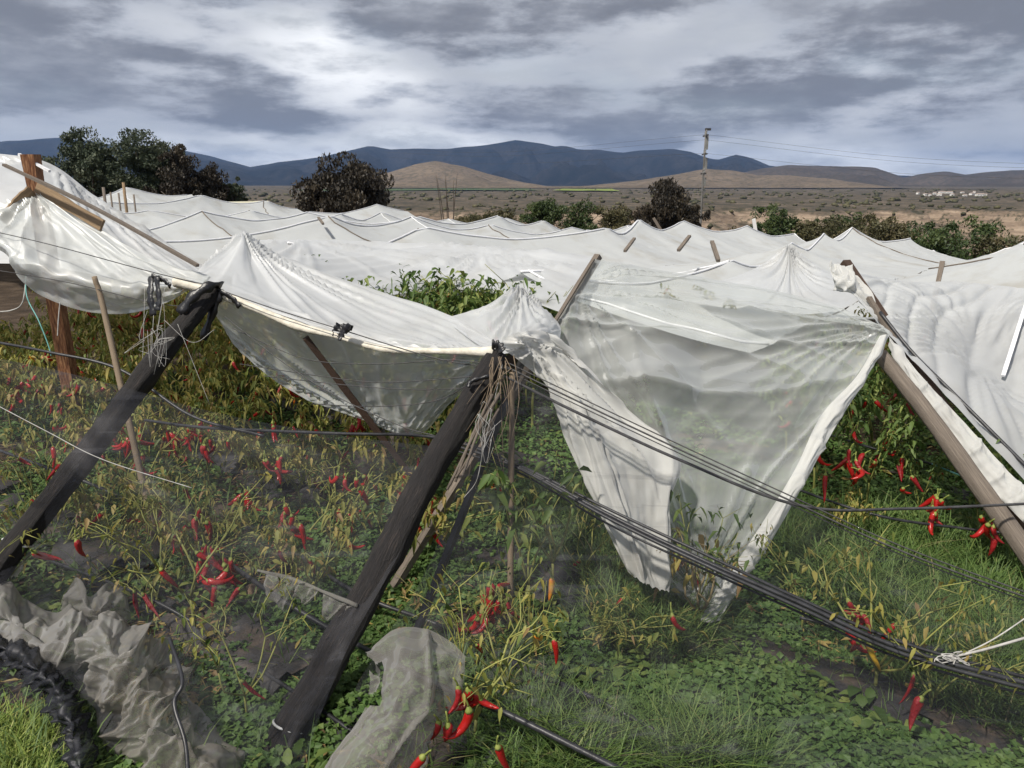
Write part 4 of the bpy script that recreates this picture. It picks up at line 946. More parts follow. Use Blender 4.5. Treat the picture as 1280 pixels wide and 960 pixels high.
for k, pts in enumerate(([(280, 395, 4.6), (350, 450, 4.4), (420, 495, 4.25), (500, 532, 4.1), (545, 545, 4.0)], [(290, 410, 4.6), (380, 448, 4.4), (470, 455, 4.2), (560, 450, 4.05), (612, 455, 3.98)],
                         [(300, 455, 4.6), (400, 470, 4.4), (480, 478, 4.2), (600, 470, 3.95)], [(330, 470, 4.6), (440, 482, 4.3), (520, 487, 4.15), (590, 485, 3.9)], [(390, 505, 4.6), (470, 508, 4.3), (548, 500, 4.1), (600, 470, 3.95)])):
    wire(pts, .0028, ['steepest', 'topmost', 'second', 'third', 'lowest'][k] + ' of the slack dark wires drooping across the translucent curtain')
o4 = [(632, 458, 3.98), (740, 510, 3.85), (850, 562, 3.72), (980, 622, 3.55), (1130, 690, 3.4), (1320, 760, 3.2)]
o5 = [(632, 455, 3.98), (740, 500, 3.85), (850, 548, 3.72), (1000, 612, 3.55), (1130, 632, 3.6), (1320, 640, 3.7)]
wire(o4, .005, 'upper black wire falling from the nearer post to the lower right')
wire([(a, b - 6, d) for a, b, d in o4], .0035, 'thin wire just above the upper black wire right of the nearer post')
wire([(a, b + 5, d + .02) for a, b, d in o4], .003, 'thin wire just below the upper black wire right of the nearer post')
wire([(630, 470, 3.95), (720, 515, 3.9), (850, 575, 3.78), (1000, 632, 3.7), (1130, 636, 4.0), (1320, 628, 4.3)], .008, 'grey flat cable levelling out under the leaning right pole', 'wire', sides=6)
bund = [(180, 525, 5.4), (260, 534, 5.1), (420, 543, 4.7), (545, 547, 4.35), (640, 580, 4.05), (760, 642, 3.7), (880, 700, 3.45), (1000, 754, 3.3), (1130, 810, 3.15), (1330, 868, 2.95)]
for k, (dy, dd, r) in enumerate(((0, 0, .011), (-6, .04, .008), (5, -.03, .009), (11, .06, .006))):
    pts = [(x + random.uniform(-4, 4), y + dy * (0.5 + i * .09) + random.uniform(-1.5, 1.5), d + dd) for i, (x, y, d) in enumerate(bund) if k == 0 or i >= 3]
    wire(pts, r, ['thick black hose in the middle of the bundle sweeping to the lower right', 'top black hose of the bundle sweeping to the lower right', 'lower black hose of the bundle sweeping to the lower right', 'thinnest bottom hose of the bundle sweeping to the lower right'][k], 'hose', 'irrigation_hose', 'hose', n=80, sides=8)
wire([(-20, 425, 5.6), (60, 440, 5.4), (150, 462, 5.3), (240, 520, 5.1), (330, 545, 4.9)], .011, 'black hose crossing the yellowing plants at upper left', 'hose', 'irrigation_hose', 'hose', n=60, sides=8)
hose([(-20, 556), (60, 585), (130, 612), (230, 665), (330, 735), (440, 802), (560, 862), (640, 895), (800, 975)], .013, 'black hose running from the left edge to bottom centre', .28)
hose([(330, 662), (440, 738), (550, 782), (650, 832), (760, 882), (920, 968)], .012, 'black hose passing behind the nearer post over green weeds', .14)
hose([(60, 700), (180, 745), (260, 790), (330, 840), (420, 900), (520, 975)], .010, 'black hose among the weeds left of the nearer post', .08)
hose([(940, 590), (1080, 640), (1200, 660), (1320, 672)], .010, 'black hose among the plants under the leaning right pole', .3)
hose([(1010, 535), (1090, 560), (1180, 585), (1320, 640)], .010, 'black hose higher up among the plants at right', .5)
hose([(1000, 772), (1120, 800), (1320, 845)], .009, 'thin black hose just behind the bundle at right', .2)
wire([(-20, 498, 3.7), (60, 540, 3.65), (130, 575, 3.6), (240, 610, 3.6)], .0022, 'pale wire crossing the farther post low at left', 'string')
wire([(1185, 822, 3.1), (1230, 812, 3.05), (1300, 792, 2.95)], .006, 'white cord tied to the hose bundle at lower right', 'string', 'cord', 'cord')
wire([(1185, 826, 3.1), (1240, 800, 3.1), (1300, 760, 3.1)], .003, 'thin pale string above the white cord at lower right', 'string', 'cord', 'cord')
b = MB()
for k in range(10):
    b.tube(smoothpath([P(1192 + random.gauss(0, 12), 822 + random.gauss(0, 5), 3.08 + random.uniform(-.02, .02)) for _ in range(5)], 14), .003, 4)
V = np.vstack(b.V); c = recenter(V); b.V = [v - c for v in b.V]
tag(ob('cord_knot', b.mesh('cord_knot', M['string']), None, c), 'frayed white knot where the cord meets the hose bundle', 'knot')
wire([(32, 345, 5.5), (34, 372, 5.45), (48, 400, 5.4), (60, 430, 5.4), (64, 445, 5.4)], .004, 'teal rope dangling under the belly-shaped sheet at left', 'teal', 'rope', 'rope')
wire([(33, 345, 5.5), (28, 378, 5.45), (14, 388, 5.45), (-10, 390, 5.5)], .005, 'pale looped hose dangling at the far left edge', 'string', 'rope', 'rope')
wire([(75, 378, 5.3), (73, 400, 5.3), (72, 420, 5.3)], .004, 'short white string hanging below the belly-shaped sheet', 'string', 'cord', 'cord')
wire([(1165, 580, 5.2), (1190, 590, 5.0), (1215, 600, 4.9)], .006, 'teal rope tied near the leaning right pole', 'teal', 'rope', 'rope')
# black rag on the wire
o, _ = grid_sheet('black_rag', px_grid([[(424, 406, 4.34), (432, 405, 4.33), (442, 407, 4.33)], [(418, 413, 4.33), (430, 414, 4.3), (440, 413, 4.33)], [(415, 420, 4.34), (426, 422, 4.32), (434, 421, 4.34)]]),
                M['black_rag'], 22, 26, lin=((.2, 5, .05),), fb=((3, .05),), seed=33, nop=lambda s, t: (t < .55) | (vnoise(s * 7, t * 2.0, 5) > .42))
tag(o, 'torn black plastic rag caught on the wire between the posts', 'rag')
# shreds hanging on the hose left of the nearer post
for i, pts in enumerate(([[(332, 716, 3.55), (352, 722, 3.53), (372, 728, 3.5)], [(334, 735, 3.53), (350, 748, 3.5), (368, 744, 3.5)], [(345, 744, 3.52), (352, 762, 3.5), (360, 766, 3.5)]],
                         [(  [(366, 726, 3.5), (382, 730, 3.48), (398, 738, 3.45)]), [(368, 738, 3.5), (380, 744, 3.46), (392, 748, 3.45)], [(374, 746, 3.5), (378, 754, 3.46), (384, 756, 3.45)]],
                         [[(404, 742, 3.45), (424, 748, 3.42), (444, 756, 3.38)], [(403, 758, 3.44), (420, 762, 3.4), (436, 766, 3.38)], [(404, 774, 3.44), (412, 776, 3.42), (424, 770, 3.4)]])):
    o, _ = grid_sheet('film_shred', px_grid(pts), M['film_old'], 18, 22, lin=((.3, 4, .03),), fb=((3, .03),), seed=35 + i)
    tag(o, ['leftmost grey film shred hanging on the hose left of the nearer post', 'middle small grey film shred hanging left of the nearer post', 'grey film shred touching the nearer post'][i], 'plastic film')
tube_thing('film_twist', [P(*q) for q in ((322, 713, 3.56), (360, 723, 3.52), (400, 738, 3.45), (446, 757, 3.36))], [.006, .012, .007, .010], M['film_old'], 'twisted grey film strand tied to the nearer post', 'plastic film', n=30, rough=.6)
# upright torn film at the bottom centre
o, _ = grid_sheet('torn_film', px_grid([
    [(462, 838, 3.05), (468, 812, 3.08), (492, 788, 3.12), (530, 786, 3.14), (562, 800, 3.10), (582, 820, 3.05)],
    [(462, 850, 2.98), (482, 838, 2.95), (505, 825, 2.95), (535, 822, 2.95), (560, 832, 2.96), (578, 850, 2.98)],
    [(455, 885, 2.95), (478, 885, 2.86), (502, 880, 2.84), (528, 875, 2.85), (552, 872, 2.9), (570, 884, 2.95)],
    [(432, 925, 2.9), (455, 928, 2.82), (480, 926, 2.78), (505, 922, 2.8), (525, 915, 2.86), (540, 912, 2.92)],
    [(395, 990, 2.85), (425, 990, 2.76), (450, 990, 2.72), (475, 990, 2.74), (495, 985, 2.8), (508, 975, 2.86)]]), M['film_old'], 70, 60,
    lin=((.15, 6, .06), (.9, 5, .04)), fb=((3, .04),), wor=((3, .06), (7, .025)), seed=40, nop=lambda s, t: ~((s < .2) & (t < .5) & (vnoise(s * 16, t * 9, 4) > .45)))
tag(o, 'torn greyish film standing up over weeds at the bottom centre', 'plastic film')
# crumpled film and net heap at the lower left
def gpts(rows): return [[G(x, y, h) for x, y, h in r] for r in rows]
o, _ = grid_sheet('crumpled_film', gpts([
    [(-60, 735, .12), (0, 735, .22), (60, 765, .22), (120, 768, .22), (152, 772, .3), (178, 800, .26), (215, 800, .2), (228, 860, .12), (265, 900, .1), (310, 985, .05)],
    [(-60, 765, .25), (0, 765, .36), (55, 790, .34), (105, 795, .3), (135, 800, .42), (160, 830, .4), (192, 850, .34), (205, 890, .28), (235, 930, .25), (275, 1000, .2)],
    [(-60, 790, .22), (0, 792, .26), (45, 815, .28), (90, 830, .22), (115, 825, .32), (140, 860, .34), (165, 890, .3), (178, 920, .28), (200, 960, .25), (235, 1020, .2)],
    [(-60, 815, .05), (0, 812, .08), (35, 830, .1), (75, 845, .08), (100, 850, .1), (118, 890, .12), (125, 920, .1), (135, 945, .1), (150, 985, .08), (180, 1030, .05)]]), M['film_old'], 130, 280,
    lin=((.5, 12, .05), (1.2, 6, .04)), fb=((4, .05),), wor=((1.6, .13), (3.4, .06), (8, .02)), seed=44)
tag(o, 'heap of crumpled dirty grey film on the ground at lower left', 'plastic film')
o, _ = grid_sheet('crumpled_film', gpts([
    [(80, 745, .08), (96, 722, .25), (112, 745, .2), (135, 728, .2), (158, 740, .1)], [(78, 760, .1), (98, 752, .25), (115, 760, .28), (138, 752, .25), (162, 762, .15)], [(92, 778, .05), (105, 775, .15), (125, 775, .2), (145, 772, .15), (165, 778, .05)]]), M['film_old'], 50, 80, lin=((.3, 6, .03),), wor=((2, .07), (5, .025)), seed=46)
tag(o, 'small crumpled film flap with a pointed tip above the dirty heap', 'plastic film')
o, _ = grid_sheet('crumpled_film', gpts([[(-30, 690, .3), (5, 680, .4), (30, 672, .4)], [(-30, 715, .2), (5, 708, .3), (28, 700, .3)], [(-30, 725, .1), (0, 722, .15), (18, 718, .15)]]), M['film_old'], 30, 30, lin=((.3, 4, .05),), fb=((3, .06),), seed=47)
tag(o, 'film scrap hanging at the left edge below the farther post tie', 'plastic film')
# nets
o, _ = grid_sheet('net_heap', gpts([
    [(-60, 770, .12), (0, 790, .16), (50, 812, .2), (90, 860, .2), (110, 910, .16), (135, 1000, .1)],
    [(-60, 800, .22), (0, 808, .28), (40, 832, .3), (72, 870, .3), (90, 920, .28), (105, 1000, .2)],
    [(-60, 830, .05), (0, 838, .08), (30, 850, .1), (62, 880, .1), (78, 930, .1), (86, 1000, .06)]]), M['net_dense'], 60, 160, lin=((1.4, 7, .05),), fb=((6, .04),), wor=((1.8, .07), (5, .025)), seed=50)
tag(o, 'black net bunched along the ground beside the bright grass', 'net')
o, _ = grid_sheet('shade_net', [
    [P(-160, 430, 4.9), P(0, 448, 4.7), P(140, 480, 4.45), P(280, 520, 4.3), P(420, 545, 4.1), P(560, 560, 3.85)],
    [P(-160, 540, 4.3), P(0, 555, 4.15), P(120, 590, 4.0), P(250, 640, 3.8), P(380, 690, 3.6), P(500, 690, 3.5)],
    [G(-160, 640, .5), G(-20, 660, .5), G(90, 700, .45), G(210, 770, .42), G(320, 830, .4), G(430, 820, .4)],
    [G(-160, 760, .25), G(-40, 780, .25), G(60, 840, .25), G(150, 900, .2), G(270, 965, .18), G(380, 960, .2)],
    [G(-160, 850, .05), G(-40, 870, .04), G(30, 920, .04), G(110, 990, .04), G(230, 1060, .04), G(350, 1040, .04)]], M['net'], 90, 110,
    lin=((1.25, 4, .08), (.5, 6, .03)), fb=((3, .16), (8, .03)), seed=52)
tag(o, 'see-through dark shade net sagging over the plants at left', 'shade net')
o, _ = grid_sheet('shade_net', [
    [P(628, 462, 3.97), P(740, 513, 3.86), P(850, 566, 3.73), P(980, 626, 3.56), P(1130, 694, 3.41), P(1320, 764, 3.2)],
    [P(575, 600, 3.6), P(690, 650, 3.55), P(810, 690, 3.45), P(950, 745, 3.35), P(1110, 800, 3.2), P(1320, 850, 3.0)],
    [G(530, 720, .55), G(640, 765, .5), G(760, 800, .5), G(920, 850, .45), G(1100, 900, .42), G(1320, 935, .4)],
    [G(450, 850, .2), G(560, 890, .2), G(700, 930, .2), G(880, 970, .2), G(1080, 1010, .2), G(1340, 1040, .2)],
    [G(400, 960, .03), G(520, 1000, .03), G(680, 1040, .03), G(860, 1070, .03), G(1080, 1100, .03), G(1340, 1120, .03)]], M['net_thin'], 80, 110,
    lin=((1.25, 5, .05),), fb=((3, .12), (8, .03)), seed=54)
tag(o, 'thin dark shade net stretched from the nearer post over the weeds at right', 'shade net')
wire([(212, 798, 2.95), (228, 850, 2.75), (218, 880, 2.7), (232, 930, 2.62), (236, 990, 2.55)], .008, 'black net cord lying over the crumpled film heap', 'hose', 'cord', 'cord')
# clods
for px, py, s, lab in ((326, 745, .07, 'tan clod beside the hose left of the nearer post'), (396, 922, .045, 'small tan clod beside the foot of the nearer post'), (748, 786, .03, 'small pale stone among the weeds in the centre'), (905, 828, .05, 'brown clod below the tip of the large sheet')):
    c = G(px, py, 0); r = np.random.default_rng(int(px))
    th, ph = np.meshgrid(np.linspace(0, math.pi, 7), np.linspace(0, 2 * math.pi, 9)[:-1], indexing='ij')
    rr = s * (1 + r.uniform(-.25, .25, th.shape))
    V = np.stack([rr * np.sin(th) * np.cos(ph) * 1.3, rr * np.sin(th) * np.sin(ph), rr * np.cos(th) * .8 + s * .5], -1).reshape(-1, 3)
    F = [(i * 8 + j, i * 8 + (j + 1) % 8, i * 8 + 8 + (j + 1) % 8, i * 8 + 8 + j) for i in range(6) for j in range(8)]
    tag(ob('clod', mk('clod', V, F, M['clod'], False), None, c), lab, 'clod')

# ------------------------------------------------------------------ vegetation
def leaves(pos, ax, sd, L, W, fold=0.25, droop=0.3):
    """four-triangle leaves with a raised rib"""
    n = len(pos)
    nr = np.cross(ax, sd)
    L = L[:, None]; W = W[:, None]
    mid = pos + ax * L * .45
    tip = pos + ax * L - np.array((0, 0, 1.0)) * L * droop
    l = mid + sd * W / 2 - nr * W * fold; r_ = mid - sd * W / 2 - nr * W * fold
    V = np.stack([pos, l, tip, r_, mid], 1).reshape(-1, 3)
    b = np.arange(n)[:, None] * 5
    F = np.concatenate([b + np.array([[0, 4, 1]]), b + np.array([[4, 2, 1]]), b + np.array([[0, 3, 4]]), b + np.array([[4, 3, 2]])], 1).reshape(-1, 3)
    return V, F
def leaves2(pos, ax, sd, L, W, fold, droop):
    """pointed oval leaves, folded along a drooping rib"""
    n = len(pos); nr = np.cross(ax, sd); L = L[:, None]; W = W[:, None]; dn = np.array((0, 0, -1.0)); fold = fold[:, None]
    rib = [pos + ax * L * t + dn * L * droop * t * t for t in (0, .3, .65, 1)]
    e = lambda c, w, k: c + sd * W * w * k - nr * W * fold * w * 1.0
    V = np.stack([rib[0], rib[1], rib[2], rib[3], e(rib[1], .48, 1), e(rib[2], .36, 1), e(rib[1], .48, -1), e(rib[2], .36, -1)], 1).reshape(-1, 3)
    b = np.arange(n)[:, None] * 8
    T = [(0, 1, 4), (1, 2, 5), (1, 5, 4), (2, 3, 5), (0, 6, 1), (1, 6, 7), (1, 7, 2), (2, 7, 3)]
    return V, np.concatenate([b + np.array([t]) for t in T], 1).reshape(-1, 3)
def plant_variant(seed, H, spread, nleaf, leafmat_, stem='stem', lsize=.075, wilt=.7, lean=(0, 0), hue=(0, 1)):
    r = np.random.default_rng(seed); b = MB(); tips = []; nodes = []
    base_h = H * r.uniform(.22, .34)
    top0 = np.array((lean[0] * .3, lean[1] * .3, base_h))
    b.tube(smoothpath([(0, 0, -.05), top0 * (.5, .5, .5) + r.normal(size=3) * .01, top0], 5), [.011, .008], 5)
    for k in range(r.integers(4, 6)):
        a = k * 6.28 / 4.6 + r.uniform(-.4, .4); q = spread * r.uniform(.5, 1)
        e1 = top0 + np.array((math.cos(a) * q * .55 + lean[0] * .5, math.sin(a) * q * .55 + lean[1] * .5, (H - base_h) * r.uniform(.35, .6)))
        b.tube(smoothpath([top0, (top0 + e1) / 2 + r.normal(size=3) * .03, e1], 5), [.0075, .0055], 5); nodes += [e1, (top0 + e1) / 2]
        for j in range(r.integers(2, 4)):
            a2 = a + r.uniform(-1, 1)
            e2 = e1 + np.array((math.cos(a2) * q * .45 + lean[0] * .3, math.sin(a2) * q * .45 + lean[1] * .3, (H - e1[2]) * r.uniform(.2, 1.0)))
            b.tube(smoothpath([e1, (e1 + e2) / 2 + r.normal(size=3) * .03, e2], 5), [.005, .003], 4); nodes += [e2, (e1 + e2) / 2, e1 * .3 + e2 * .7]
            for m in range(2):
                a3 = a2 + r.uniform(-1.3, 1.3)
                e3 = e2 + np.array((math.cos(a3) * .13, math.sin(a3) * .13, r.uniform(-.05, .14)))
                b.tube([e2, e3], [.003, .0018], 3); nodes += [e3, (e2 + e3) / 2]
    nodes = np.array(nodes)
    idx = r.integers(0, len(nodes), nleaf)
    pos = nodes[idx] + r.normal(size=(nleaf, 3)) * .035
    ang = r.uniform(0, 6.28, nleaf)
    ax = np.stack([np.cos(ang), np.sin(ang), r.normal(-wilt, .45, nleaf)], 1); ax /= np.linalg.norm(ax, axis=1)[:, None]
    sd = np.cross(ax, np.array((0, 0, 1.0)) + r.normal(size=(nleaf, 3)) * .5); sd /= np.linalg.norm(sd, axis=1)[:, None]
    L = lsize * r.uniform(.55, 1.35, nleaf); W = L * r.uniform(.3, .52, nleaf)
    V, F = leaves2(pos, ax, sd, L, W, r.uniform(.1, 1.1, nleaf), .45)
    q = np.clip(np.repeat(hue[0] + (hue[1] - hue[0]) * (0.55 * r.uniform(0, 1, len(nodes))[idx] + .45 * r.uniform(0, 1, nleaf)), 8), 0, 1)
    return dict(stem=b.mesh('stem', M[stem]), fol=mk('foliage', V, F, M[leafmat_], True, rnd=q), nodes=nodes, H=H)
PV = {'tall_y': [plant_variant(s, 1.12 + .06 * s, .42, 420, 'leaf_yellow', wilt=.7) for s in range(4)],
      'tall_g': [plant_variant(20 + s, 1.12 + .05 * s, .42, 440, 'leaf_green', wilt=.45) for s in range(3)],
      'mid_y': [plant_variant(40 + s, .78 + .05 * s, .38, 230, 'leaf_yellow', wilt=.8) for s in range(3)],
      'thin_y': [plant_variant(60 + s, .72 + .06 * s, .40, 90, 'leaf_yellow', wilt=1.0, lsize=.048) for s in range(3)],
      'thin_g': [plant_variant(80 + s, 1.0 + .1 * s, .26, 90, 'leaf_green', wilt=.6, lsize=.085) for s in range(3)],
      'fallen': [plant_variant(90 + s, .42, .36, 60, 'leaf_yellow', lean=((.5, .1), (-.45, .15))[s % 2]) for s in range(2)],
      'dry': [plant_variant(95 + s, .66, .2, 16, 'leaf_yellow', 'stem_dry', lsize=.09, wilt=1.2, hue=(.6, 1)) for s in range(2)]}
def pepper_mesh(seed, L, curve, rad, mat, wrinkle=.12, piece=None):
    r = np.random.default_rng(seed); n = 13; t = np.linspace(0, 1, n)
    th = curve * t ** 1.3; st = L / (n - 1)
    x = np.concatenate([[0], np.cumsum(np.sin(th[1:]) * st)]); z = -np.concatenate([[0], np.cumsum(np.cos(th[1:]) * st)])
    y = .02 * L * np.sin(t * 5 + seed)
    prof = rad * np.interp(t, [0, .05, .15, .45, .8, .95, 1], [.45, .85, 1.0, .92, .55, .25, .06])
    b = MB(); V, F, uv = tube_raw(np.stack([x, y, z], 1), prof, 10, rough=wrinkle * 2, seed=seed)
    if piece != 'calyx': b.add(V, F, uv, 0)
    if piece == 'pod': return b.mesh('pepper', M[mat])
    b.tube(smoothpath([(.012, 0, .055), (0.003, 0, .03), (0, 0, .006)], 5), [.0035, .004, .0045], 6, mi=1)
    b.tube([(0, 0, .010), (0, 0, -.004), (0, 0, -.012)], [.004, rad * .72, rad * .95], 8, mi=1)
    me = b.mesh('pepper' if piece is None else 'calyx', [M[mat], M['calyx']]); return me
SPEC = [(1, .17, .35, .0165, 'red'), (2, .15, .9, .0175, 'red'), (3, .19, .15, .015, 'red'), (4, .16, 1.9, .017, 'red'),
      (5, .14, .6, .0155, 'dark_red', .3), (6, .13, 1.3, .014, 'dark_red', .3), (7, .18, .35, .0155, 'yellow_pod'), (8, .14, .3, .017, 'orange_pod'), (9, .17, .5, .011, 'dark_red', .5), (10, .12, 1.6, .018, 'dark_red', .35), (11, .18, 2.4, .016, 'red', .2)]
PM = [pepper_mesh(*q) for q in SPEC]
PB = [pepper_mesh(*(q + (.12,))[:6], piece='pod') for q in SPEC]
PC = [pepper_mesh(*(q + (.12,))[:6], piece='calyx') for q in SPEC]
plants = []
def add_pepper(root, local, k, rz, tilt, s=1.0, near=False):
    o = ob('pepper', PB[k] if near else PM[k], root, local)
    if near: ob('calyx', PC[k], o)
    o.rotation_euler = (tilt, random.uniform(-.25, .25), rz); o.scale = (s, s, s); return o
def plant(kind, x, y, label, group=None, npep=0, s=1.0, rz=None, name='pepper_plant', var=None):
    v = PV[kind][random.randrange(len(PV[kind])) if var is None else var]
    o = empty(name, (x, y, float(ground(x, y)) + .01), random.uniform(0, 6.28) if rz is None else rz, s)
    ob('stem', v['stem'], o); f = ob('foliage', v['fol'], o); f['kind'] = 'stuff'
    tag(o, label, 'pepper plant', group)
    for _ in range(npep):
        nd = v['nodes'][random.randrange(len(v['nodes']))]
        if nd[2] < .2: continue
        add_pepper(o, (nd[0] + random.gauss(0, .03), nd[1] + random.gauss(0, .03), nd[2] - .03), random.choice([0, 0, 1, 1, 3, 3, 4, 4, 4, 5, 5, 9, 10, 7]), random.uniform(0, 6.28), random.gauss(0, .45), random.uniform(.7, 1.1))
    plants.append((np.array((x, y)), o, v)); return o
def uv2xy(u, v): return u * EU + v * EV
def to_px(x, y, z):
    d = y * CS + (CAM_H - z) * SN
    if d < .3: return None
    up = y * SN + (z - CAM_H) * CS
    return 640 + x / d * FPX, 480 - up / d * FPX
rows = [(2.7, 'first', 'mid_y'), (3.4, 'second', 'mid_y'), (4.15, 'third', 'tall_y'), (4.9, 'fourth', 'tall_y'), (5.65, 'fifth', 'tall_y'), (6.4, 'sixth', 'tall_y'), (7.4, 'seventh', 'tall_y'), (8.6, 'eighth', 'tall_g'), (10.2, 'ninth', 'tall_g')]
rowmates = {}
for v, nth, kind in rows:
    u = -11.0
    while u < 4.6:
        u += random.uniform(.32, .46)
        x, y = uv2xy(u, v + random.uniform(-.12, .12))
        q = to_px(x, y, .5)
        if q is None or q[0] < -90 or q[0] > 1370 or y > 12.5: continue
        left = q[0] < 560
        if v > 9 and q[0] > 250: continue
        if 560 <= q[0] < 985 and v < 7.5: continue              # the open, weedy middle
        if v < 4 and (q[0] > (330 if v > 3 else 150) or u > -3.2): continue
        if not left and v < 5.5: continue
        if q[0] > 1150 and v > 6.0: continue
        kk = kind
        if left and v < 6 and random.random() < .3: kk = 'mid_y'
        if not left: kk = random.choice(['tall_y', 'tall_g', 'tall_g'])
        side = 'left' if left else 'right'
        zone = 'left of the nearer charred post' if left else 'beyond the open middle at right'
        s = random.uniform(.80, 1.0) if v < 6 else random.uniform(.85, 1.0)
        if not left: s = random.uniform(.75, .95) * (.7 if q[0] > 1150 else 1)
        rowmates.setdefault((nth, side), []).append((q[0], plant(kk, x, y, 'x', f'{nth} row pepper plants at {side}', random.randint(6, 11) if left else random.randint(4, 8), s)))
NUM = ordw + ['fifteenth', 'sixteenth', 'seventeenth', 'eighteenth', 'nineteenth', 'twentieth'] + ['twenty-' + w for w in ordw[:9]]
for (nth, side), lst in rowmates.items():
    lst.sort(key=lambda e: e[0])
    for k, (_, o) in enumerate(lst):
        o['label'] = f'bushy pepper plant, {NUM[k]} from the left in the {nth} row at {side}'
# plants poking through the roof opening
gapw = [w + ' from the left of the back line' for w in ordw[:8]] + ['left one of the two in front', 'right one of the two in front']
for i, (px, py) in enumerate(((478, 356), (505, 358), (528, 352), (553, 346), (575, 356), (597, 360), (622, 362), (660, 362), (540, 372), (585, 378))):
    d = 7.4 + .3 * (i % 3) - (.8 if i >= 8 else 0); p = P(px, py, d)
    v = PV['tall_g'][i % 3]; s = (p[2] - float(ground(p[0], p[1]))) / v['H']
    o = plant('tall_g', p[0], p[1], f'green pepper plant in the roof gap, {gapw[i]}', 'plants in the roof gap', 4, min(s, 1.35), var=i % 3)
p = P(421, 326, 9.2); plant('tall_g', p[0], p[1], 'single pepper plant top poking out of the roof left of the gap', None, 1, (p[2] - float(ground(p[0], p[1]))) / PV['tall_g'][0]['H'], var=0)
p = P(668, 352, 7.0); plant('thin_g', p[0], p[1], 'thin pepper shoot beside the small crumpled plastic peak', None, 0, (p[2]) / PV['thin_g'][0]['H'], var=0)
# individual plants in front
FG = [('thin_y', 596, 945, 'leggy yellow pepper plant with red pods right of the torn film', .9, 2), ('thin_y', 640, 900, 'leggy pepper plant with red pods under the thin bamboo stake', .75, 2),
      ('thin_g', 660, 790, 'tall green pepper plant beside the bamboo stake', .95, 1), ('thin_g', 690, 765, 'green pepper plant leaning against the thick white strip', 1.0, 0),
      ('dry', 872, 805, 'withered plant with dry red stalks before the tip of the large sheet', .95, 0), ('thin_g', 868, 800, 'nearly leafless green plant growing up before the large sheet', .7, 0),
      ('thin_y', 1090, 880, 'straggly plant with red and yellow pods over the hose bundle', .95, 0), ('thin_y', 1160, 905, 'straggly plant with two dark red pods below the hose bundle', .7, 0),
      ('fallen', 470, 690, 'fallen yellow-stemmed plant lying left of the nearer post', 1.2, 1), ('fallen', 380, 700, 'flattened pepper plant with drooping pods left of the nearer post', 1.1, 1),
      ('thin_y', 245, 800, 'dry thin plant with a cluster of red pods above the crumpled film', 1.0, 2), ('fallen', 60, 705, 'toppled plant with two large red pods at the left edge', .9, 0),
      ('thin_y', 175, 650, 'leggy plant with hanging red pods right of the farther post', .95, 2), ('fallen', 200, 790, 'dried collapsed plant beside the crumpled film', .7, 0),
      ('mid_y', 560, 720, 'yellowing pepper plant right behind the nearer post', .75, 2), ('mid_y', 330, 640, 'yellowing pepper plant with dark pods in the middle of the left bed', .8, 3),
      ('mid_y', 420, 625, 'yellowing pepper plant with wrinkled pods below the translucent curtain', .8, 3), ('mid_y', 500, 640, 'yellowing pepper plant beside the nearer post under the hose', .75, 2),
      ('thin_y', 310, 905, 'small leafless plant with a thin red pod by the crumpled film', .7, 0), ('mid_y', 260, 620, 'yellowing pepper plant right of the farther post', .8, 3), ('thin_y', 1000, 800, 'light green straggly weed-like pepper plant under the hose bundle', .7, 0),
      ('thin_y', 1240, 900, 'pale straggly plant at the lower right corner', .7, 0), ('mid_y', 1060, 690, 'low plant behind the shade net at right', .5, 0)]
r = np.random.default_rng(3)
tl_ = sorted([(float(r.uniform(20, 530)), float(r.uniform(590, 780))) for _ in range(20)])
for k, (px, py) in enumerate(tl_):
    FG.append((('thin_y', 'fallen', 'mid_y')[k % 3], px, py, f'tangled half-dried pepper plant, {NUM[k]} from the left among the left weeds', float(r.uniform(.6, .85)), 3))
tl_ = sorted([(float(r.uniform(560, 760)), float(r.uniform(720, 880))) for _ in range(5)])
for k, (px, py) in enumerate(tl_):
    FG.append((('thin_y', 'fallen')[k % 2], px, py, f'straggly yellow pepper plant, {NUM[k]} from the left among the centre weeds', float(r.uniform(.5, .7)), 1))
fg = []
for k, px, py, lab, s, npep in FG:
    c = G(px, py, 0); fg.append((c, plant(k, c[0], c[1], lab, None, npep, s)))
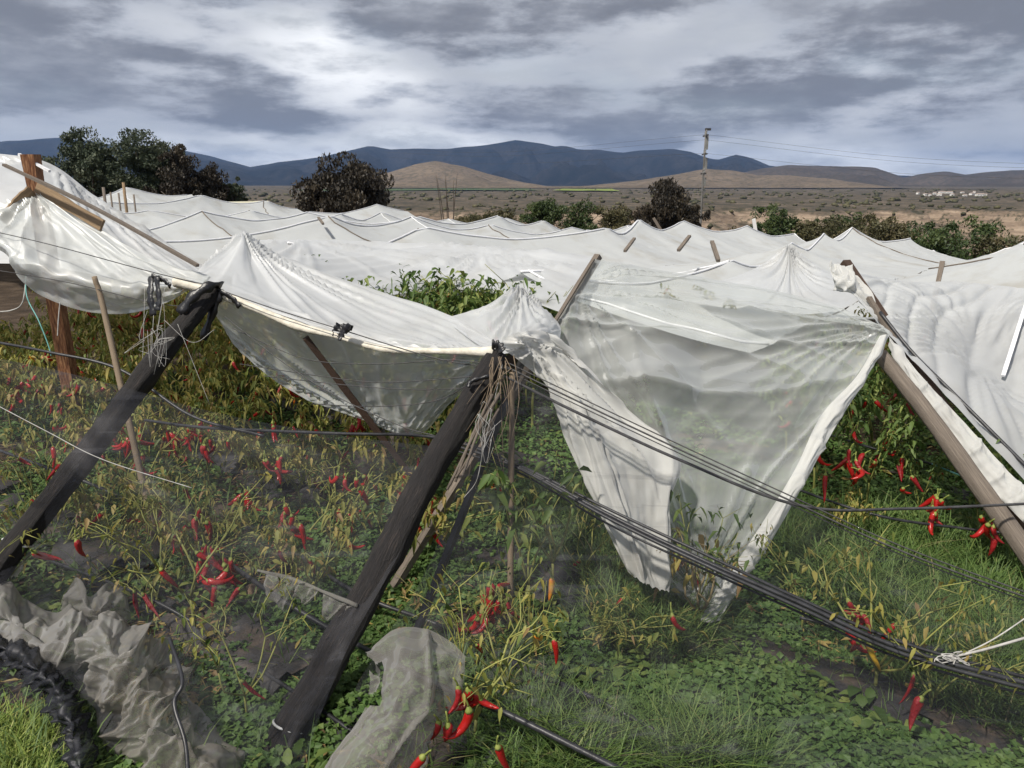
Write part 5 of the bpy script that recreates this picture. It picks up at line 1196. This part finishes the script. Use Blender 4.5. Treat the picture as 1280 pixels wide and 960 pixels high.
POD = [(156, 532, 0, 60), (172, 552, 1, 60), (150, 535, 1, 50), (52, 648, 2, 60), (42, 690, 3, 60), (250, 690, 0, 0), (262, 695, 1, 0), (272, 700, 4, 0), (245, 705, 4, 0), (268, 730, 0, 0), (280, 705, 1, 0),
       (35, 450, 1, 0), (28, 475, 4, 0), (120, 470, 1, 0), (205, 545, 5, 0), (218, 540, 0, 0), (235, 535, 3, 0), (255, 560, 4, 0), (265, 530, 5, 0), (440, 530, 1, 0), (452, 532, 0, 0), (380, 515, 4, 0), (432, 592, 4, 0), (446, 598, 5, 0), (375, 655, 0, 0), (357, 640, 4, 0), (506, 602, 1, 0), (538, 620, 4, 0), (330, 575, 5, 0), (345, 585, 4, 0),
       (602, 740, 1, 0), (622, 735, 0, 50), (612, 760, 1, 0), (605, 765, 4, 0), (690, 722, 7, 0), (618, 592, 7, 0), (840, 768, 5, 0), (846, 686, 7, 0), (1032, 592, 2, 0), (1130, 610, 3, 0), (1172, 622, 0, 0), (1178, 625, 3, 0), (1166, 632, 5, 0), (1228, 645, 3, 0), (1236, 655, 1, 0), (1240, 640, 4, 0), (1022, 565, 3, 0), (1060, 570, 1, 0), (1070, 575, 5, 0), (1080, 568, 4, 0), (1140, 595, 4, 0),
       (1066, 762, 1, 0), (1074, 766, 5, 0), (1082, 768, 4, 0), (1074, 802, 2, 0), (1086, 804, 6, 0), (1120, 780, 0, 0), (1142, 842, 9, 0), (1152, 872, 4, 0), (575, 868, 1, 0), (590, 870, 4, 0), (548, 902, 5, 0), (530, 945, 1, 0), (622, 932, 0, 0), (560, 905, 4, 0), (862, 700, 8, 0), (872, 715, 8, 0), (168, 738, 8, 0), (178, 742, 8, 0), (302, 850, 8, 0), (244, 648, 4, 0), (258, 652, 4, 0), (198, 628, 5, 0), (300, 735, 4, 0)]
for px, py, k, tl in POD:
    h = .62 if py < 600 else (.45 if py < 700 else .36)
    w = G(px, py, h); c, o = min(fg, key=lambda q: np.linalg.norm(q[0][:2] - w[:2]))
    loc = Matrix.Rotation(-o.rotation_euler.z, 3, 'Z') @ (Vector(w) - o.location) / o.scale[0]
    e = add_pepper(o, loc, min(k, 8), random.uniform(0, 6.28) if k != 3 else -o.rotation_euler.z, R(tl) + random.gauss(0, .4), random.uniform(0.8, 1.15) / o.scale[0], True)

for cxp, cyp in ((30, 455), (18, 480), (42, 480), (120, 478), (160, 545), (172, 562), (150, 530), (215, 548), (240, 535), (262, 560), (262, 690), (255, 705), (275, 712), (440, 535), (380, 530), (440, 595), (340, 580), (310, 610), (365, 650), (500, 605), (535, 625), (245, 650), (70, 560), (95, 470), (330, 530), (608, 750), (625, 745), (1060, 575), (1075, 580), (1172, 628), (1235, 660), (1110, 560), (1070, 770), (580, 880)):
    h = .62 if cyp < 600 else .42
    w = G(cxp, cyp, h); pl = min(((np.linalg.norm(q[0] - w[:2]), q[1]) for q in plants), key=lambda q: q[0])[1]
    for _ in range(random.randint(3, 5)):
        q = Vector(w) + Vector((random.gauss(0, .035), random.gauss(0, .035), random.gauss(0, .05)))
        loc = Matrix.Rotation(-pl.rotation_euler.z, 3, 'Z') @ (q - pl.location) / pl.scale[0]
        add_pepper(pl, loc, random.choice([0, 1, 1, 3, 4, 5, 9, 10]), random.uniform(0, 6.28), random.gauss(0, .5), random.uniform(.85, 1.2) / pl.scale[0], True)
# mulch film strips along the rows
for i, v in enumerate((1.9, 3.4, 4.9, 6.4)):
    us = np.linspace(-7, 5, 320); n = 11; aa = np.linspace(-1, 1, n)
    Ug, Ag = np.meshgrid(us, aa, indexing='ij')
    w = .24 * (1 + .7 * (fbm(Ug * 1.6, Ag * 3, 80 + i, 3) - .5))
    Vg = v + Ag * w + .08 * (fbm(Ug * .7, .5, 90 + i, 2) - .5)
    X = Ug * EU[0] + Vg * EV[0]; Y = Ug * EU[1] + Vg * EV[1]
    Z = ground(X, Y) + .05 + .055 * (1 - np.abs(Ag) ** 2) + .07 * (fbm(X * 5, Y * 5, 95, 4) - .5) - .05 * (np.abs(Ag) > .95)
    tag(ob('mulch_film', mk('mulch_film', np.stack([X, Y, Z], -1).reshape(-1, 3), gridfaces(320, n)[(fbm(X * 2.2, Y * 2.2, 97, 4)[:-1, :-1] > .52).ravel()], M['mulch'])),
        f'black mulch film under the {["nearest", "second", "third", "fourth"][i]} row of plants', 'mulch film')

# ground cover of small weeds
def scatter(n, ymax, seed, dens):
    r = np.random.default_rng(seed)
    py = r.uniform(430, 1010, n * 3); px = r.uniform(-60, 1340, n * 3)
    b = (480 - py) / FPX; k = -(b * CS - SN); d = CAM_H / k
    x = (px - 640) / FPX * d; y = d * (CS + b * SN)
    ok = (y < ymax) & (r.uniform(0, 1, len(x)) < dens(x, y)); x, y = x[ok][:n], y[ok][:n]
    return x, y, r
def cover_dens(x, y):
    v = x * EV[0] + y * EV[1]; ph = np.abs(((v - 1.9 + .75) % 1.5) - .75)
    n = fbm(x * 1.1, y * 1.1, 101, 4)
    return np.clip((n - .30) * 6, .05, 1) * np.clip(.7 + ph * 1.5, 0, 1)
x, y, r = scatter(190000, 9.5, 7, cover_dens); n = len(x)
hgt = .03 + .15 * r.uniform(0, 1, n) * np.clip(fbm(x * 1.7, y * 1.7, 103, 3) * 2 - .55, 0.1, 1.3)
dist = np.hypot(x, y)
pos = np.stack([x, y, ground(x, y) + hgt], 1); a = r.uniform(0, 6.28, n)
ax = np.stack([np.cos(a), np.sin(a), r.normal(.05, .35, n)], 1); ax /= np.linalg.norm(ax, axis=1)[:, None]
sd = np.cross(ax, np.array((0, 0, 1.0)) + r.normal(size=(n, 3)) * .35); sd /= np.linalg.norm(sd, axis=1)[:, None]
L = r.uniform(.018, .042, n) * (1 + .06 * dist); V, F = leaves(pos, ax, sd, L, L * r.uniform(.55, .95, n), .12, .1)
q = np.repeat(np.clip(.6 * fbm(x * 2.5, y * 2.5, 105, 3) + .5 * r.uniform(0, 1, n) - .05, 0, 1), 4)
tag(ob('ground_weeds', mk('ground_weeds', V, F, M['cover'], False, rnd=q)), 'low leafy green weeds covering the soil between the rows', 'weeds', kind='stuff')

def blades(x, y, r, h, w, bend, mat, name, label, clump=None, z=None):
    n = len(x); a = r.uniform(0, 6.28, n); hh = h * r.uniform(.5, 1.25, n)
    d = np.stack([np.cos(a), np.sin(a), np.zeros(n)], 1); s = np.stack([-np.sin(a), np.cos(a), np.zeros(n)], 1)
    base = np.stack([x, y, (ground(x, y) if z is None else z)], 1); bb = (bend * r.uniform(.3, 1.4, n) * hh)[:, None]
    ww = (w * r.uniform(.6, 1.3, n))[:, None]; up = np.array((0, 0, 1.0))
    lev = []
    for t, wt_ in ((0, .8), (.4, 1.0), (.75, .7), (1.0, .08)):
        c = base + up * (hh * (t - .22 * t ** 3 * bend))[:, None] + d * bb * t ** 2
        lev += [c - s * ww * wt_ / 2, c + s * ww * wt_ / 2]
    V = np.stack(lev, 1).reshape(-1, 3); b = np.arange(n)[:, None] * 8
    F = np.concatenate([b + np.array([[0, 1, 3, 2]]), b + np.array([[2, 3, 5, 4]]), b + np.array([[4, 5, 7, 6]])], 1).reshape(-1, 4)
    q = np.repeat(np.clip(r.normal(.45, .24, n), 0, 1), 3)
    return tag(ob(name, mk(name, V, F, M[mat], True, rnd=q)), label, 'grass', kind='stuff')
def grass_dens(x, y):
    n = fbm(x * 1.3 + 9, y * 1.3, 111, 4); right = np.clip((x + .3) / 0.9, 0.02, 1) * np.clip((5.6 - y) / 1.0, 0, 1)
    return np.clip((n - .36) * 5, 0, 1) * right
x, y, r = scatter(46000, 6, 17, grass_dens)
j = r.integers(0, max(1, len(x) // 14), len(x)); x2 = x[j] + r.normal(0, .035, len(x)); y2 = y[j] + r.normal(0, .035, len(x))
blades(x2, y2, r, .30, .0065, .8, 'grass', 'grass_tufts', 'long green grass tufts among the weeds at lower right')
def thin_dens(x, y): return np.clip((fbm(x * 1.6, y * 1.6, 131, 3) - .45) * 3, 0, .6)
x, y, r = scatter(9000, 8, 27, thin_dens)
blades(x, y, r, .16, .0045, .6, 'grass', 'scattered_grass', 'sparse thin grass blades between the rows of plants')
# broad-leaved weeds and dry litter
x, y, r = scatter(9000, 8, 37, lambda x, y: np.clip((fbm(x * 2.1, y * 2.1, 141, 3) - .45) * 4, 0, 1))
n = len(x); j = r.integers(0, n // 9, n); x, y = x[j] + r.normal(0, .04, n), y[j] + r.normal(0, .04, n); a = r.uniform(0, 6.28, n)
ax = np.stack([np.cos(a), np.sin(a), r.normal(.45, .3, n)], 1); ax /= np.linalg.norm(ax, axis=1)[:, None]
sd = np.cross(ax, np.array((0, 0, 1.0)) + r.normal(size=(n, 3)) * .25); sd /= np.linalg.norm(sd, axis=1)[:, None]
L = r.uniform(.05, .13, n); V, F = leaves2(np.stack([x, y, ground(x, y) + r.uniform(.01, .12, n)], 1), ax, sd, L, L * r.uniform(.25, .55, n), r.uniform(.1, .5, n), .5)
tag(ob('broad_weeds', mk('broad_weeds', V, F, M['leaf_green'], True, rnd=np.repeat(r.uniform(0, .85, n), 8))), 'broad-leaved green weeds standing among the low ground cover', 'weeds', kind='stuff')
x, y, r = scatter(12000, 8, 47, lambda x, y: np.clip((fbm(x * 2.6, y * 2.6, 151, 3) - .42) * 3, 0, .8))
n = len(x); a = r.uniform(0, 6.28, n)
ax = np.stack([np.cos(a), np.sin(a), r.normal(0, .15, n)], 1); ax /= np.linalg.norm(ax, axis=1)[:, None]
sd = np.cross(ax, np.array((0, 0, 1.0)) + r.normal(size=(n, 3)) * .4); sd /= np.linalg.norm(sd, axis=1)[:, None]
L = r.uniform(.03, .11, n); V, F = leaves(np.stack([x, y, ground(x, y) + r.uniform(.02, .09, n)], 1), ax, sd, L, L * r.uniform(.06, .3, n), .2, .1)
tag(ob('dry_litter', mk('dry_litter', V, F, M['leaf_yellow'], False, rnd=np.repeat(r.uniform(.7, 1, n), 4))), 'dry straw and dead leaf litter on the soil between the rows', 'litter', kind='stuff')
# bright grass on the bank at the lower left
r = np.random.default_rng(5); n = 15000
gx, gy = r.uniform(-2.6, -1.35, n), r.uniform(1.75, 2.75, n)
pxy = [to_px(a, b, .1) for a, b in zip(gx, gy)]
lim = np.array([np.interp(q[1], [780, 830, 850, 880, 960, 1100], [-40, 0, 55, 72, 84, 95]) for q in pxy]); ok = np.array([q[0] for q in pxy]) < lim
blades(gx[ok], gy[ok], r, .20, .006, .7, 'grass_bright', 'bank_grass', 'bright sunlit grass on the bank at the lower left corner')

# ------------------------------------------------------------------ haze
m, nt, out, N, L = nm('air')
pv = N('ShaderNodeVolumePrincipled', {'Color': (0.36, 0.56, 1.0, 1), 'Density': 0.000052, 'Anisotropy': 0.1})
L(pv.outputs[0], out.inputs['Volume'])
b = MB(); b.add(*box_raw((0, 6000, 330), 36000, 20000, 760))
hz = ob('haze', b.mesh('haze', m, False)); tag(hz, kind='stuff')
